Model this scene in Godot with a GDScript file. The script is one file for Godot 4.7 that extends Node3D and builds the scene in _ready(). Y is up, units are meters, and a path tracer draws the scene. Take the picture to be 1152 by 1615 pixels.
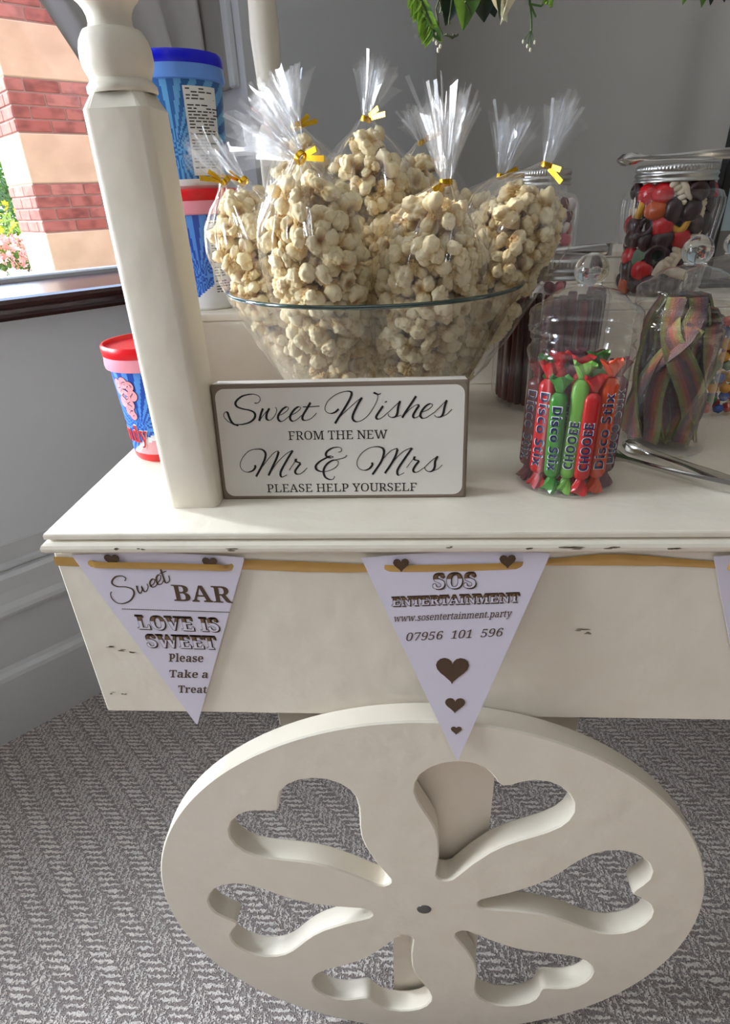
extends Node3D
# A sweet cart with popcorn bags and sweet jars in the corner of a room, by a window. Metres, y up, floor at y = 0.

const CORNER := Vector3(0.0962, 0.0, -1.4732)      # where the window wall meets the plain wall
const ALONG := Vector3(-0.6923, 0.0, 0.7216)       # from that corner along the window wall
const INTO := Vector3(0.7216, 0.0, 0.6923)         # from that corner along the plain wall, square to the window wall
const TOP := 0.775                                 # height of the cart's top

var rng := RandomNumberGenerator.new()
var M := {}
var kernels := []

# ---------------------------------------------------------------- mesh helpers
class MB:
	var st := SurfaceTool.new()
	var flip := false
	func _init() -> void:
		st.begin(Mesh.PRIMITIVE_TRIANGLES)
	func col(c: Color) -> void:
		st.set_color(c)
	func tri(a: Vector3, b: Vector3, c: Vector3, sg := -1) -> void:
		st.set_smooth_group(sg)
		st.add_vertex(a); st.add_vertex(b); st.add_vertex(c)
	func quad(a: Vector3, b: Vector3, c: Vector3, d: Vector3, sg := -1) -> void:
		tri(a, b, c, sg); tri(a, c, d, sg)
	func quad_uv(p: Array, uv: Array, sg := -1) -> void:
		st.set_smooth_group(sg)
		for k in [0, 1, 2, 0, 2, 3]:
			st.set_uv(uv[k]); st.add_vertex(p[k])
	# a convex polygon turned so that its front looks along out
	func face(p: Array, out: Vector3, sg := -1) -> void:
		var nrm := Vector3.ZERO
		for k in range(1, p.size() - 1):
			nrm += (p[k] - p[0]).cross(p[k + 1] - p[0])
		var rev: bool = nrm.dot(out) > 0.0
		for k in range(1, p.size() - 1):
			if rev: tri(p[0], p[k + 1], p[k], sg)
			else: tri(p[0], p[k], p[k + 1], sg)
	# a box with chamfered edges, centred at c
	func box(c: Vector3, s: Vector3, b := 0.002, bs := Basis()) -> void:
		var h := s / 2.0
		b = minf(b, minf(h.x, minf(h.y, h.z)) * 0.9)
		var P := func(x: float, y: float, z: float) -> Vector3: return c + bs * Vector3(x, y, z)
		for ax in 3:
			for sg in [-1.0, 1.0]:
				var q := []
				for k in [[-1, -1], [1, -1], [1, 1], [-1, 1]]:
					var v := Vector3.ZERO
					v[ax] = sg * h[ax]
					v[(ax + 1) % 3] = k[0] * (h[(ax + 1) % 3] - b)
					v[(ax + 2) % 3] = k[1] * (h[(ax + 2) % 3] - b)
					q.append(P.call(v.x, v.y, v.z))
				var o := Vector3.ZERO
				o[ax] = sg
				face(q, bs * o)
		if b <= 0.0: return
		for ax in 3:
			var u := (ax + 1) % 3
			var w := (ax + 2) % 3
			for su in [-1.0, 1.0]:
				for sw in [-1.0, 1.0]:
					var q := []
					for k in [[-1, 0], [1, 0], [1, 1], [-1, 1]]:
						var v := Vector3.ZERO
						v[ax] = k[0] * (h[ax] - b)
						v[u] = su * (h[u] - (b if k[1] == 0 else 0.0))
						v[w] = sw * (h[w] - (0.0 if k[1] == 0 else b))
						q.append(P.call(v.x, v.y, v.z))
					var o := Vector3.ZERO
					o[u] = su
					o[w] = sw
					face(q, bs * o)
		for sx in [-1.0, 1.0]:
			for sy in [-1.0, 1.0]:
				for sz in [-1.0, 1.0]:
					face([P.call(sx * h.x, sy * (h.y - b), sz * (h.z - b)), P.call(sx * (h.x - b), sy * h.y, sz * (h.z - b)), P.call(sx * (h.x - b), sy * (h.y - b), sz * h.z)], bs * Vector3(sx, sy, sz))
	# a profile of (radius, height) turned round the upright axis through c; a corner sharper than crease stays sharp
	func lathe(pr: Array, seg := 32, c := Vector3.ZERO, crease := 0.6, bs := Basis(), ripple := 0.0, waves := 0) -> void:
		var sg := 1
		for j in range(pr.size() - 1):
			if j > 0:
				var d0: Vector2 = (pr[j] - pr[j - 1]).normalized()
				var d1: Vector2 = (pr[j + 1] - pr[j]).normalized()
				if d0.dot(d1) < cos(crease): sg += 1
			for i in seg:
				var q := []
				for k in [[i, j], [i + 1, j], [i + 1, j + 1], [i, j + 1]]:
					var f: float = TAU * k[0] / seg
					var r: float = pr[k[1]].x
					if waves > 0 and r > 0.001: r += ripple * cos(f * waves)
					q.append(c + bs * Vector3(r * cos(f), pr[k[1]].y, r * sin(f)))
				if pr[j].x < 1e-6: tri(q[0], q[2], q[3], sg)
				elif pr[j + 1].x < 1e-6: tri(q[0], q[1], q[2], sg)
				else: quad(q[0], q[1], q[2], q[3], sg)
	# a tube through points; radius may change along it
	func tube(p: Array, r: Array, seg := 8, squash := 1.0) -> void:
		var rings := []
		var up := Vector3.UP
		for k in p.size():
			var t: Vector3 = (p[mini(k + 1, p.size() - 1)] - p[maxi(k - 1, 0)]).normalized()
			if absf(t.dot(up)) > 0.95: up = Vector3.RIGHT
			var s := t.cross(up).normalized()
			up = s.cross(t).normalized()
			var ring := []
			for i in seg:
				var f := TAU * i / seg
				ring.append(p[k] + r[mini(k, r.size() - 1)] * (s * cos(f) + up * sin(f) * squash))
			rings.append(ring)
		for k in range(rings.size() - 1):
			for i in seg:
				var a: Vector3 = rings[k][i]
				var b: Vector3 = rings[k][(i + 1) % seg]
				var c: Vector3 = rings[k + 1][(i + 1) % seg]
				var d: Vector3 = rings[k + 1][i]
				var mid: Vector3 = (p[k] + p[k + 1]) / 2.0
				if (c - a).cross(b - a).dot((a + c) / 2.0 - mid) < 0.0: quad(a, d, c, b, 1)
				else: quad(a, b, c, d, 1)
		face(rings[0], p[0] - p[1])
		face(rings[-1], p[-1] - p[-2])
	# a flat outline in the xy plane pushed out along z from z0 to z1
	func prism(poly: PackedVector2Array, z0: float, z1: float, xf := Transform3D(), smooth := -1) -> void:
		var ids := Geometry2D.triangulate_polygon(poly)
		for k in range(0, ids.size(), 3):
			var a := poly[ids[k]]
			var b := poly[ids[k + 1]]
			var c := poly[ids[k + 2]]
			face([xf * Vector3(a.x, a.y, z1), xf * Vector3(b.x, b.y, z1), xf * Vector3(c.x, c.y, z1)], xf.basis.z)
			face([xf * Vector3(a.x, a.y, z0), xf * Vector3(b.x, b.y, z0), xf * Vector3(c.x, c.y, z0)], -xf.basis.z)
		wall(poly, z0, z1, xf, smooth, false)
	func wall(poly: PackedVector2Array, z0: float, z1: float, xf := Transform3D(), smooth := -1, inward := false) -> void:
		var cw := Geometry2D.is_polygon_clockwise(poly) != inward
		for k in poly.size():
			var a := poly[k]
			var b := poly[(k + 1) % poly.size()]
			if cw != (xf.basis.determinant() < 0.0): quad(xf * Vector3(b.x, b.y, z0), xf * Vector3(b.x, b.y, z1), xf * Vector3(a.x, a.y, z1), xf * Vector3(a.x, a.y, z0), smooth)
			else: quad(xf * Vector3(a.x, a.y, z0), xf * Vector3(a.x, a.y, z1), xf * Vector3(b.x, b.y, z1), xf * Vector3(b.x, b.y, z0), smooth)
	# a grid of points [row][column]; both sides are seen
	func grid(g: Array, sg := 1, closed := false) -> void:
		for j in range(g.size() - 1):
			var n: int = g[j].size()
			for i in (n if closed else n - 1):
				quad(g[j][i], g[j][(i + 1) % n], g[j + 1][(i + 1) % n], g[j + 1][i], sg)
	func done() -> ArrayMesh:
		st.generate_normals()
		st.index()
		return st.commit()

# ---------------------------------------------------------------- naming helpers
var taken := {}
func numbered(called: String) -> String:
	taken[called] = taken.get(called, -1) + 1
	return called if taken[called] == 0 else "%s_%03d" % [called, taken[called]]

func tag(o: Node3D, label: String, category: String, group := "", kind := "") -> Node3D:
	if label: o.set_meta("label", label)
	if category: o.set_meta("category", category)
	if group: o.set_meta("group", group)
	if kind: o.set_meta("kind", kind)
	return o

func thing(called: String, label: String, category: String, at := Vector3.ZERO, group := "", bs := Basis()) -> Node3D:
	var o := Node3D.new()
	o.name = numbered(called)
	o.transform = Transform3D(bs, at)
	add_child(o)
	tag(o, label, category, group)
	return o

# a part given in world coordinates, kept under its parent
func part(parent: Node, called: String, mesh: Mesh, mat: Material, xf := Transform3D()) -> MeshInstance3D:
	var o := MeshInstance3D.new()
	o.mesh = mesh
	o.material_override = mat
	if parent == self:
		o.name = numbered(called)
	else:
		var k := 0
		var nm := called
		while parent.has_node(nm):
			k += 1
			nm = "%s_%03d" % [called, k]
		o.name = nm
	parent.add_child(o, true)
	o.transform = (parent.global_transform.affine_inverse() * xf) if parent is Node3D and parent != self else xf
	return o

# a part given in its parent's own coordinates
func own(parent: Node3D, called: String, mesh: Mesh, mat: Material, xf := Transform3D()) -> MeshInstance3D:
	return part(parent, called, mesh, mat, parent.global_transform * xf)

func struct(called: String, mesh: Mesh, mat: Material, label: String, category: String, xf := Transform3D()) -> MeshInstance3D:
	var o := part(self, called, mesh, mat, xf)
	tag(o, label, category, "", "structure")
	return o

func box_mesh(s: Vector3, b := 0.002, c := Vector3.ZERO) -> ArrayMesh:
	var m := MB.new()
	m.box(c, s, b)
	return m.done()

func room(e1: float, y: float, e2: float) -> Vector3:      # a place given along and into the room
	return CORNER + ALONG * e1 + INTO * e2 + Vector3(0, y, 0)

func room_basis() -> Basis:                                 # x along the window wall, y up, z into the room
	return Basis(ALONG, Vector3.UP, ALONG.cross(Vector3.UP))

func room_box(e1a: float, e1b: float, y0: float, y1: float, e2a: float, e2b: float, b := 0.0) -> Array:
	return [box_mesh(Vector3(absf(e1b - e1a), y1 - y0, absf(e2b - e2a)), b), Transform3D(room_basis(), room((e1a + e1b) / 2, (y0 + y1) / 2, (e2a + e2b) / 2))]

func multi(parent: Node, called: String, mesh: Mesh, mat: Material, at: Array, xf_of_parent := true) -> MultiMeshInstance3D:
	var mm := MultiMesh.new()
	mm.transform_format = MultiMesh.TRANSFORM_3D
	mm.mesh = mesh
	mm.instance_count = at.size()
	var inv: Transform3D = parent.global_transform.affine_inverse() if parent is Node3D and parent != self else Transform3D()
	for k in at.size():
		mm.set_instance_transform(k, inv * at[k])
	var o := MultiMeshInstance3D.new()
	o.multimesh = mm
	o.material_override = mat
	o.name = called
	parent.add_child(o, true)
	o.set_meta("kind", "stuff")
	return o

func rand_basis() -> Basis:
	return Basis(Quaternion(rng.randfn(), rng.randfn(), rng.randfn(), rng.randfn()).normalized())

func spline(pts: Array, per := 6) -> Array:                 # Catmull-Rom through points
	var out := []
	for k in range(pts.size() - 1):
		var a = pts[maxi(k - 1, 0)]
		var b = pts[k]
		var c = pts[k + 1]
		var d = pts[mini(k + 2, pts.size() - 1)]
		for s in per:
			var t := float(s) / per
			out.append(0.5 * (2.0 * b + (c - a) * t + (2.0 * a - 5.0 * b + 4.0 * c - d) * t * t + (3.0 * b - a - 3.0 * c + d) * t * t * t))
	out.append(pts[-1])
	return out

# ---------------------------------------------------------------- lettering
# type set to fill x0..x1 with capitals of the height cap, standing on y, as a thin raised mesh in the xy plane
func lettering(text: String, face: String, bold: bool, x0: float, x1: float, y: float, cap: float, lean := 0.0, slope := 0.0, z := 0.0, thick := 0.0002) -> ArrayMesh:
	var tm := TextMesh.new()
	var f := SystemFont.new()
	f.font_names = PackedStringArray([face])
	f.font_weight = 700 if bold else 400
	tm.font = f
	tm.font_size = 64
	tm.pixel_size = 0.01
	tm.depth = 0.02
	tm.curve_step = 2.0
	tm.text = text
	var arr := tm.get_mesh_arrays()
	var v: PackedVector3Array = arr[Mesh.ARRAY_VERTEX]
	var ref := TextMesh.new()
	ref.font = f; ref.font_size = 64; ref.pixel_size = 0.01; ref.depth = 0.02; ref.text = "H"
	var hb := ref.get_aabb()
	var lo := 1e9
	var hi := -1e9
	for p in v:
		lo = minf(lo, p.x + lean * (p.y - hb.position.y)); hi = maxf(hi, p.x + lean * (p.y - hb.position.y))
	var sx := (x1 - x0) / (hi - lo)
	var sy := cap / hb.size.y
	for k in v.size():
		var py := (v[k].y - hb.position.y) * sy
		var px := x0 + (v[k].x + lean * (v[k].y - hb.position.y) - lo) * sx
		v[k] = Vector3(px, y + py + slope * (px - x0), z + (thick if v[k].z > 0.0 else 0.0))
	arr[Mesh.ARRAY_VERTEX] = v
	arr[Mesh.ARRAY_TEX_UV] = null
	arr[Mesh.ARRAY_TANGENT] = null
	var m := ArrayMesh.new()
	m.add_surface_from_arrays(Mesh.PRIMITIVE_TRIANGLES, arr)
	return m

# pen strokes: rows of x, y in millimetres; the pen is broad on the way down and fine on the way up
func pen(rows: Array, fine: float, broad: float, z := 0.0, thick := 0.0002) -> ArrayMesh:
	var m := MB.new()
	for row in rows:
		var p := []
		for k in range(0, row.size(), 2):
			p.append(Vector2(row[k], row[k + 1]) * 0.001)
		var q := spline(p, 5)
		var left := []
		var right := []
		for k in q.size():
			var t: Vector2 = (q[mini(k + 1, q.size() - 1)] - q[maxi(k - 1, 0)]).normalized()
			var w := lerpf(fine, broad, pow(clampf(-t.y * 0.9 + absf(t.x) * 0.12, 0.0, 1.0), 0.9)) / 2.0
			var nn := Vector2(-t.y, t.x) * w
			left.append(q[k] + nn); right.append(q[k] - nn)
		for k in range(q.size() - 1):
			var f := [left[k], left[k + 1], right[k + 1], right[k]]
			m.face(f.map(func(a: Vector2) -> Vector3: return Vector3(a.x, a.y, z + thick)), Vector3.BACK)
	return m.done()

func heart_outline(w: float, h: float, n := 28) -> PackedVector2Array:
	var p := PackedVector2Array()
	for k in n:
		var t := TAU * k / n
		p.append(Vector2(16.0 * pow(sin(t), 3) / 32.0 * w, (13.0 * cos(t) - 5.0 * cos(2 * t) - 2.0 * cos(3 * t) - cos(4 * t) + 2.6) / 29.0 * h))
	return p
const SCRIPT_SWEET = [[-118.1, 82.5, -115.4, 82.6, -113.4, 84.6, -113.6, 87.3, -116.2, 89.1, -120.6, 89.6, -127, 88.4, -131.8, 85.4, -133.8, 82.4, -132.4, 79.7, -128.1, 78, -122.8, 76.8, -119.3, 75, -118.5, 72.3, -120.3, 69.1, -124.7, 66.5, -131.2, 65.2, -136.7, 65.7, -141, 67.7, -143.9, 70.9, -144.4, 73.6, -142.9, 75.6, -141.1, 75.2, -140.3, 72.2, -139.1, 68.6, -137.1, 65.8, -133.2, 64.2],
	[-111.6, 78, -113.5, 74, -115.6, 67.9],
	[-115.4, 68.1, -111.4, 73, -106.2, 78.3],
	[-106.4, 77.9, -108.8, 73.9, -109.4, 69.8, -107.3, 68.3, -104.4, 69.8, -101.4, 73.7, -100.4, 77.1, -101.4, 78.8],
	[-100.2, 71.9, -96, 73.2, -92.2, 75.8, -90.7, 78, -92.4, 78.9, -95.7, 77, -99.2, 72.8, -99.9, 69.2, -97.8, 67.2, -94.1, 68.7, -89.8, 72.2],
	[-89.8, 71.9, -86.1, 73.5, -82.3, 76.1, -80.8, 78, -82.6, 78.8, -85.8, 76.9, -89.3, 72.6, -90, 69.1, -87.9, 67.2, -84.2, 68.8, -80.4, 72],
	[-72.6, 82.1, -75.5, 77.7, -79.5, 71.6, -79.7, 68.4, -77, 67.8, -72.9, 69.2, -68.2, 73.6],
	[-79, 78.7, -73.2, 78.6, -65.6, 79.1]]
const SCRIPT_WISHES = [[-50.2, 76.5, -53.3, 73.9, -57.3, 73, -60.6, 74.8, -61.1, 78.2, -58.2, 83.4, -51.7, 88.1, -45.3, 90.2, -40.9, 90.3, -39.3, 88.8, -40.7, 84.6, -44.8, 77.9, -49.5, 71.1, -53.7, 64.8],
	[-53.7, 64.8, -48.5, 71.1, -40.4, 78.3, -33.4, 83.9, -31, 85.3],
	[-31.3, 85.1, -35, 79.2, -38.7, 71.9, -39, 68, -36.5, 66, -32, 66.9, -27, 70.7, -22, 77.5, -19, 83.7, -18.9, 87.5, -20.8, 89.1],
	[-21.7, 89.2, -20.8, 88.4, -17.9, 87.5, -16, 88.4],
	[-14.5, 78.3, -17.2, 74.5, -20.2, 69.6, -18.8, 67.7, -15.4, 69.1, -11.5, 72.4],
	[-12.3, 81.9, -12, 81.1],
	[-11.5, 72.2, -5.6, 77.6, -0.7, 82.1],
	[-0.9, 81.9, -2.5, 77.1, -3.2, 72.3, -4.7, 69.6, -8.1, 68.9, -10.5, 70.6, -10.3, 71.9],
	[-4.7, 69.4, -0.8, 70.3, 0.1, 70.9],
	[11.7, 85.6, 7.9, 79.8, 4, 74.1, 0.6, 68.5],
	[0.6, 68.5, 5.9, 74.5, 11.2, 78.3, 14.4, 78.7],
	[14.1, 78.2, 11.2, 73.9, 9.3, 70.1, 10.3, 68.3, 13.2, 69.2, 16.1, 71.9],
	[16.1, 72.7, 20.4, 74.3, 23.7, 76.6, 24.6, 78.5, 22.7, 79.3, 19.4, 77.5, 16.1, 73.4, 15.1, 70, 17, 67.8, 20.9, 68.9, 25.7, 72.2],
	[25.7, 71.9, 30.9, 77, 36, 82.1],
	[35.8, 81.9, 34.2, 76.4, 33.3, 71.6, 31.5, 68.9, 28.1, 68.6, 26.2, 70.3],
	[31.9, 69, 35.8, 70.6, 40, 74.6]]
const SCRIPT_MR = [[-122.8, 30.7, -122.6, 28.8, -125, 26, -129.4, 24.6, -133.4, 26.1, -135.2, 29.5, -134.5, 33.8, -131.2, 38.9, -126.1, 43.1, -120.4, 44.4, -115.4, 43.9, -112.9, 41, -113.7, 36.3, -117.1, 29.7, -122.7, 20.6],
	[-120.5, 24, -114.6, 31.6, -107.4, 39.6, -103.5, 42.3, -101.7, 42.3],
	[-101.7, 42, -104, 36.2, -107.9, 29.1, -112, 21.5],
	[-110.2, 23.9, -104.4, 31.9, -96.4, 39.4, -90.1, 43.1],
	[-89.8, 42.8, -94.8, 35.6, -100.1, 27.1, -101.8, 22.8, -100.7, 20.1, -96.3, 21.8],
	[-94.1, 25.9, -90.5, 30.8, -86.9, 35.8],
	[-87.4, 35.5, -88, 33.6, -84, 32],
	[-84, 31.7, -86.5, 28.9, -89.1, 25.1, -88.3, 22.7, -85.1, 22.6, -81.6, 25, -78.7, 27.8],
	[-52.2, 40.9, -49.9, 41.6, -49.5, 44.1, -52.1, 45, -56.6, 44.5, -60.8, 42.2, -62.5, 39.4, -61.6, 37.1, -58.4, 36.1, -56.5, 37, -58.8, 37.7, -62.5, 36.1, -68.2, 32.9, -71.5, 29.1, -70.5, 25.8, -65.9, 24.3, -60.3, 25.2, -55.6, 27.5, -52.7, 30.8, -53, 33.5, -56.2, 34.2, -60.9, 31.9, -64.4, 27.6, -65.2, 23.3, -63.9, 19.5, -60.7, 17.5, -57.5, 17.7, -56.1, 20.4],
	[-56.2, 34.2, -51.6, 35, -47, 36.4, -45.2, 38.4]]
const SCRIPT_MRS = [[-24.9, 31.6, -24.2, 30, -26.6, 26.7, -30.7, 25.1, -34.8, 26.3, -37, 29.7, -36.4, 34.4, -33.5, 39, -28.4, 43.1, -22.9, 44.9, -18, 44.8, -14.9, 42.9, -14.7, 38.8, -17.3, 31.8, -24.4, 21.4],
	[-22.1, 24.7, -16.9, 32.7, -10, 40.6, -5, 43.1, -3.4, 42.9],
	[-3.4, 42.5, -5, 37.2, -8.7, 30.3, -14.1, 22.3],
	[-12.5, 24.6, -6.4, 33, 0.8, 40.4, 8, 43.8],
	[8.5, 43.5, 3.1, 35.7, -2.4, 27.3, -3.8, 23.1, -2.5, 20.5, 1.9, 22.6],
	[3.9, 26.8, 7.6, 31.9, 11.2, 36.5],
	[10.7, 36.4, 10.3, 33.8, 14.3, 32.8],
	[14.3, 32.6, 11.2, 28.6, 9.4, 24.8, 10.7, 22.9, 13.5, 23.4, 18, 26.6],
	[18, 26.2, 23.8, 32.2, 29.6, 36.5],
	[29.3, 36.3, 27.4, 32.1, 27, 27, 25.2, 24, 22.1, 23.3, 19.3, 25.2, 19.1, 27.1],
	[25.2, 23.9, 29.7, 25.5, 33.3, 29]]
const SCRIPT_BUNTING = [[-31.7, -23.3, -30.1, -20.8, -32.6, -18.4, -37.9, -19, -41.9, -22.7, -42.8, -26.3, -39.3, -29, -32.1, -29.4, -27, -31.8, -26.8, -36.8, -31.2, -43.1, -38.3, -46.5, -43.9, -45.7, -47, -41.2, -46.8, -36.2, -45.3, -34.3],
	[-22.5, -28.1, -22.6, -33.1, -21.2, -35.9, -18.9, -32.4, -18.4, -28.1],
	[-18.5, -29.4, -17.6, -33.7, -15.5, -33.7, -13, -29.3, -13.4, -26.3],
	[-11.4, -28.7, -7.7, -26.3, -5.9, -22.6, -7.7, -21.4, -10.6, -25.1, -9.9, -29.3, -6.7, -28.7, -3.9, -25.1],
	[-3.9, -25.1, -1.2, -22, 0, -18.4, -1.7, -17.2, -4.3, -20.8, -4.2, -26.3, -1.1, -26.3, 1.7, -22.6],
	[1.2, -11.3, 1.9, -19, 2.7, -25.1, 6.2, -23.2, 6.8, -17.8],
	[-0.5, -16, 5.6, -13.6]]

# ---------------------------------------------------------------- materials
func mat(c: Color, rough := 0.6, metal := 0.0, spec := 0.5) -> StandardMaterial3D:
	var m := StandardMaterial3D.new()
	m.albedo_color = c
	m.roughness = rough
	m.metallic = metal
	m.metallic_specular = spec
	return m

func clear(c: Color, a: float, spec := 0.5) -> StandardMaterial3D:
	var m := mat(Color(c.r, c.g, c.b, a), 0.04, 0.0, spec)
	m.transparency = BaseMaterial3D.TRANSPARENCY_ALPHA
	m.cull_mode = BaseMaterial3D.CULL_DISABLED
	return m

func noise_tex(freq: float, size := 512, lo := Color.BLACK, hi := Color.WHITE, seed_ := 1, oct := 4, normal := false, stops := []) -> NoiseTexture2D:
	var nt := NoiseTexture2D.new()
	var n := FastNoiseLite.new()
	n.seed = seed_
	n.noise_type = FastNoiseLite.TYPE_SIMPLEX_SMOOTH
	n.frequency = freq
	n.fractal_octaves = oct
	nt.noise = n
	nt.width = size; nt.height = size
	nt.seamless = true
	nt.as_normal_map = normal
	if not normal:
		var g := Gradient.new()
		if stops.is_empty():
			g.set_color(0, lo); g.set_color(1, hi)
		else:
			g.offsets = PackedFloat32Array(stops.map(func(s): return s[0]))
			g.colors = PackedColorArray(stops.map(func(s): return s[1]))
		nt.color_ramp = g
	return nt

func tri_map(m: StandardMaterial3D, scale: Vector3, world := true) -> StandardMaterial3D:
	m.uv1_triplanar = true
	m.uv1_world_triplanar = world
	m.uv1_scale = scale
	return m

func carpet_images() -> Array:
	var size := 1024
	var pairs := 6
	var ribs := 24
	var n1 := FastNoiseLite.new()
	n1.seed = 5; n1.frequency = 0.035; n1.fractal_octaves = 3
	var n2 := FastNoiseLite.new()
	n2.seed = 9; n2.frequency = 0.11; n2.fractal_octaves = 2
	var n3 := FastNoiseLite.new()
	n3.seed = 14; n3.frequency = 0.012; n3.fractal_octaves = 2
	var col := PackedByteArray()
	col.resize(size * size * 3)
	var hgt := PackedByteArray()
	hgt.resize(size * size)
	var at := 0
	for y in size:
		for x in size:
			var fx := float(x) / size
			var fy := float(y) / size
			var j1 := n1.get_noise_2d(x, y)
			var j2 := n2.get_noise_2d(x, y)
			var u := fposmod(fx * pairs + j2 * 0.05 + j1 * 0.03, 1.0)
			var ph := fy * ribs + j1 * 0.55 + j2 * 0.25
			var along := u * 2.0 if u < 0.5 else 2.0 - u * 2.0
			ph += along * ribs / pairs * 0.5
			var w := 0.5 + 0.5 * cos(TAU * ph)
			var seam := minf(absf(u - 0.5), minf(u, 1.0 - u))
			w *= 0.45 + 0.55 * smoothstep(0.0, 0.07, seam + j2 * 0.03)
			w = smoothstep(0.16, 0.72, w + j2 * 0.38)
			var tone := 0.5 + n3.get_noise_2d(x, y) * 0.5
			var c := Color(0.60, 0.555, 0.54).lerp(Color(0.92, 0.865, 0.825).lerp(Color(0.86, 0.835, 0.81), tone), w)
			c = c.darkened(clampf(-j2 * 0.30, 0.0, 0.3))
			col[at * 3] = int(c.r * 255); col[at * 3 + 1] = int(c.g * 255); col[at * 3 + 2] = int(c.b * 255)
			hgt[at] = int(clampf(w * 0.75 + j2 * 0.25 + 0.12, 0.0, 1.0) * 255)
			at += 1
	var a := Image.create_from_data(size, size, false, Image.FORMAT_RGB8, col)
	var b := Image.create_from_data(size, size, false, Image.FORMAT_L8, hgt)
	return [ImageTexture.create_from_image(a), ImageTexture.create_from_image(b)]

func sweet_colour(c: Color, a: float, rough := 0.25) -> StandardMaterial3D:
	var m := mat(c, rough)
	m.subsurf_scatter_enabled = a > 0.0
	m.subsurf_scatter_strength = a
	return m

func make_materials() -> void:
	var brush := noise_tex(0.02, 512, Color.BLACK, Color.WHITE, 3, 4)
	var grime := noise_tex(0.012, 512, Color.WHITE, Color.WHITE, 21, 5, false, [[0.0, Color(0.985, 0.98, 0.97)], [0.5, Color(1, 1, 1)], [1.0, Color(0.99, 0.985, 0.975)]])
	M.cream = mat(Color(0.90, 0.862, 0.795), 0.42, 0.0, 0.45)
	M.cream.albedo_texture = grime
	M.cream.heightmap_enabled = true
	M.cream.heightmap_texture = brush
	M.cream.heightmap_scale = 0.06
	tri_map(M.cream, Vector3(2.2, 2.2, 2.2))
	M.chip = mat(Color(0.50, 0.45, 0.38), 0.8)
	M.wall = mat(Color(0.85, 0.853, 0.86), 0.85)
	M.wall.heightmap_enabled = true
	M.wall.heightmap_texture = noise_tex(0.05, 512, Color.BLACK, Color.WHITE, 8, 3)
	M.wall.heightmap_scale = 0.02
	tri_map(M.wall, Vector3(3, 3, 3))
	M.ceiling = mat(Color(0.88, 0.88, 0.87), 0.9)
	M.wall_dimmed = mat(Color(0.655, 0.635, 0.60), 0.85)  # made darker than the window wall to offset the window light on it
	M.wall_far = mat(Color(0.44, 0.42, 0.405), 0.9)
	M.skirting = mat(Color(0.80, 0.80, 0.80), 0.35)
	M.sill = mat(Color(0.24, 0.115, 0.10), 0.22, 0.0, 0.6)
	M.sill.albedo_texture = noise_tex(0.03, 256, Color(0.7, 0.7, 0.7), Color(1.25, 1.15, 1.1), 31, 4)
	tri_map(M.sill, Vector3(1.2, 9, 1.2), false)
	M.frame_white = mat(Color(0.88, 0.875, 0.86), 0.4)
	M.pane = clear(Color(0.95, 1.0, 0.98), 0.02)
	var ci := carpet_images()
	M.carpet = mat(Color.WHITE, 0.97, 0.0, 0.1)
	M.carpet.albedo_texture = ci[0]
	M.carpet.heightmap_enabled = true
	M.carpet.heightmap_texture = ci[1]
	M.carpet.heightmap_scale = 0.22
	tri_map(M.carpet, Vector3(3.2, 3.2, 3.2), false)
	M.curtain = mat(Color(0.78, 0.765, 0.745), 0.9)
	M.curtain.backlight_enabled = true
	M.curtain.backlight = Color(0.12, 0.115, 0.11)
	M.brick = []
	for k in 6:
		var c := Color(0.64, 0.37, 0.325).lerp(Color(0.73, 0.50, 0.45), rng.randf())
		var b := mat(c, 0.9)
		b.albedo_texture = noise_tex(0.02, 128, Color(0.72, 0.70, 0.70), Color(1.2, 1.2, 1.2), 40 + k, 4)
		tri_map(b, Vector3(4, 4, 4))
		M.brick.append(b)
	M.brick_far = mat(Color(0.52, 0.30, 0.26), 0.9)
	M.mortar = mat(Color(0.66, 0.57, 0.53), 0.95)
	M.stone = mat(Color(0.86, 0.775, 0.65), 0.9)
	M.stone.albedo_texture = noise_tex(0.01, 256, Color(0.88, 0.86, 0.84), Color(1.05, 1.05, 1.05), 55, 4)
	tri_map(M.stone, Vector3(1.5, 1.5, 1.5))
	M.gravel = mat(Color(0.55, 0.56, 0.48), 0.95)
	M.leaf_out = []
	for c in [Color(0.20, 0.36, 0.10), Color(0.36, 0.50, 0.14), Color(0.52, 0.60, 0.22), Color(0.14, 0.27, 0.12)]:
		var lm := mat(c, 0.6)
		lm.backlight_enabled = true
		lm.backlight = Color(0.25, 0.4, 0.08)
		M.leaf_out.append(lm)
	M.flower_pink = mat(Color(0.93, 0.66, 0.62), 0.8)
	M.flower_yellow = mat(Color(0.92, 0.82, 0.22), 0.8)
	M.flower_white = mat(Color(0.95, 0.94, 0.92), 0.8)
	# things on the cart
	M.sign_edge = mat(Color(0.52, 0.455, 0.395), 0.8)
	M.sign_face = mat(Color(0.90, 0.87, 0.83), 0.55)
	M.ink = mat(Color(0.07, 0.055, 0.05), 0.6)
	M.brown_ink = mat(Color(0.30, 0.205, 0.115), 0.6)
	M.tan_ink = mat(Color(0.45, 0.33, 0.21), 0.6)
	M.paper = mat(Color(0.845, 0.815, 0.865), 0.55)
	M.gold = mat(Color(0.72, 0.55, 0.26), 0.35, 0.15, 0.6)
	M.gold_foil = mat(Color(0.90, 0.70, 0.18), 0.18, 0.9)
	M.glass = clear(Color(0.93, 0.97, 0.95), 0.015)
	M.glass_rim = mat(Color(0.16, 0.25, 0.22), 0.08, 0.0, 0.8)
	M.jar = clear(Color(0.96, 0.97, 0.97), 0.015)
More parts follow.
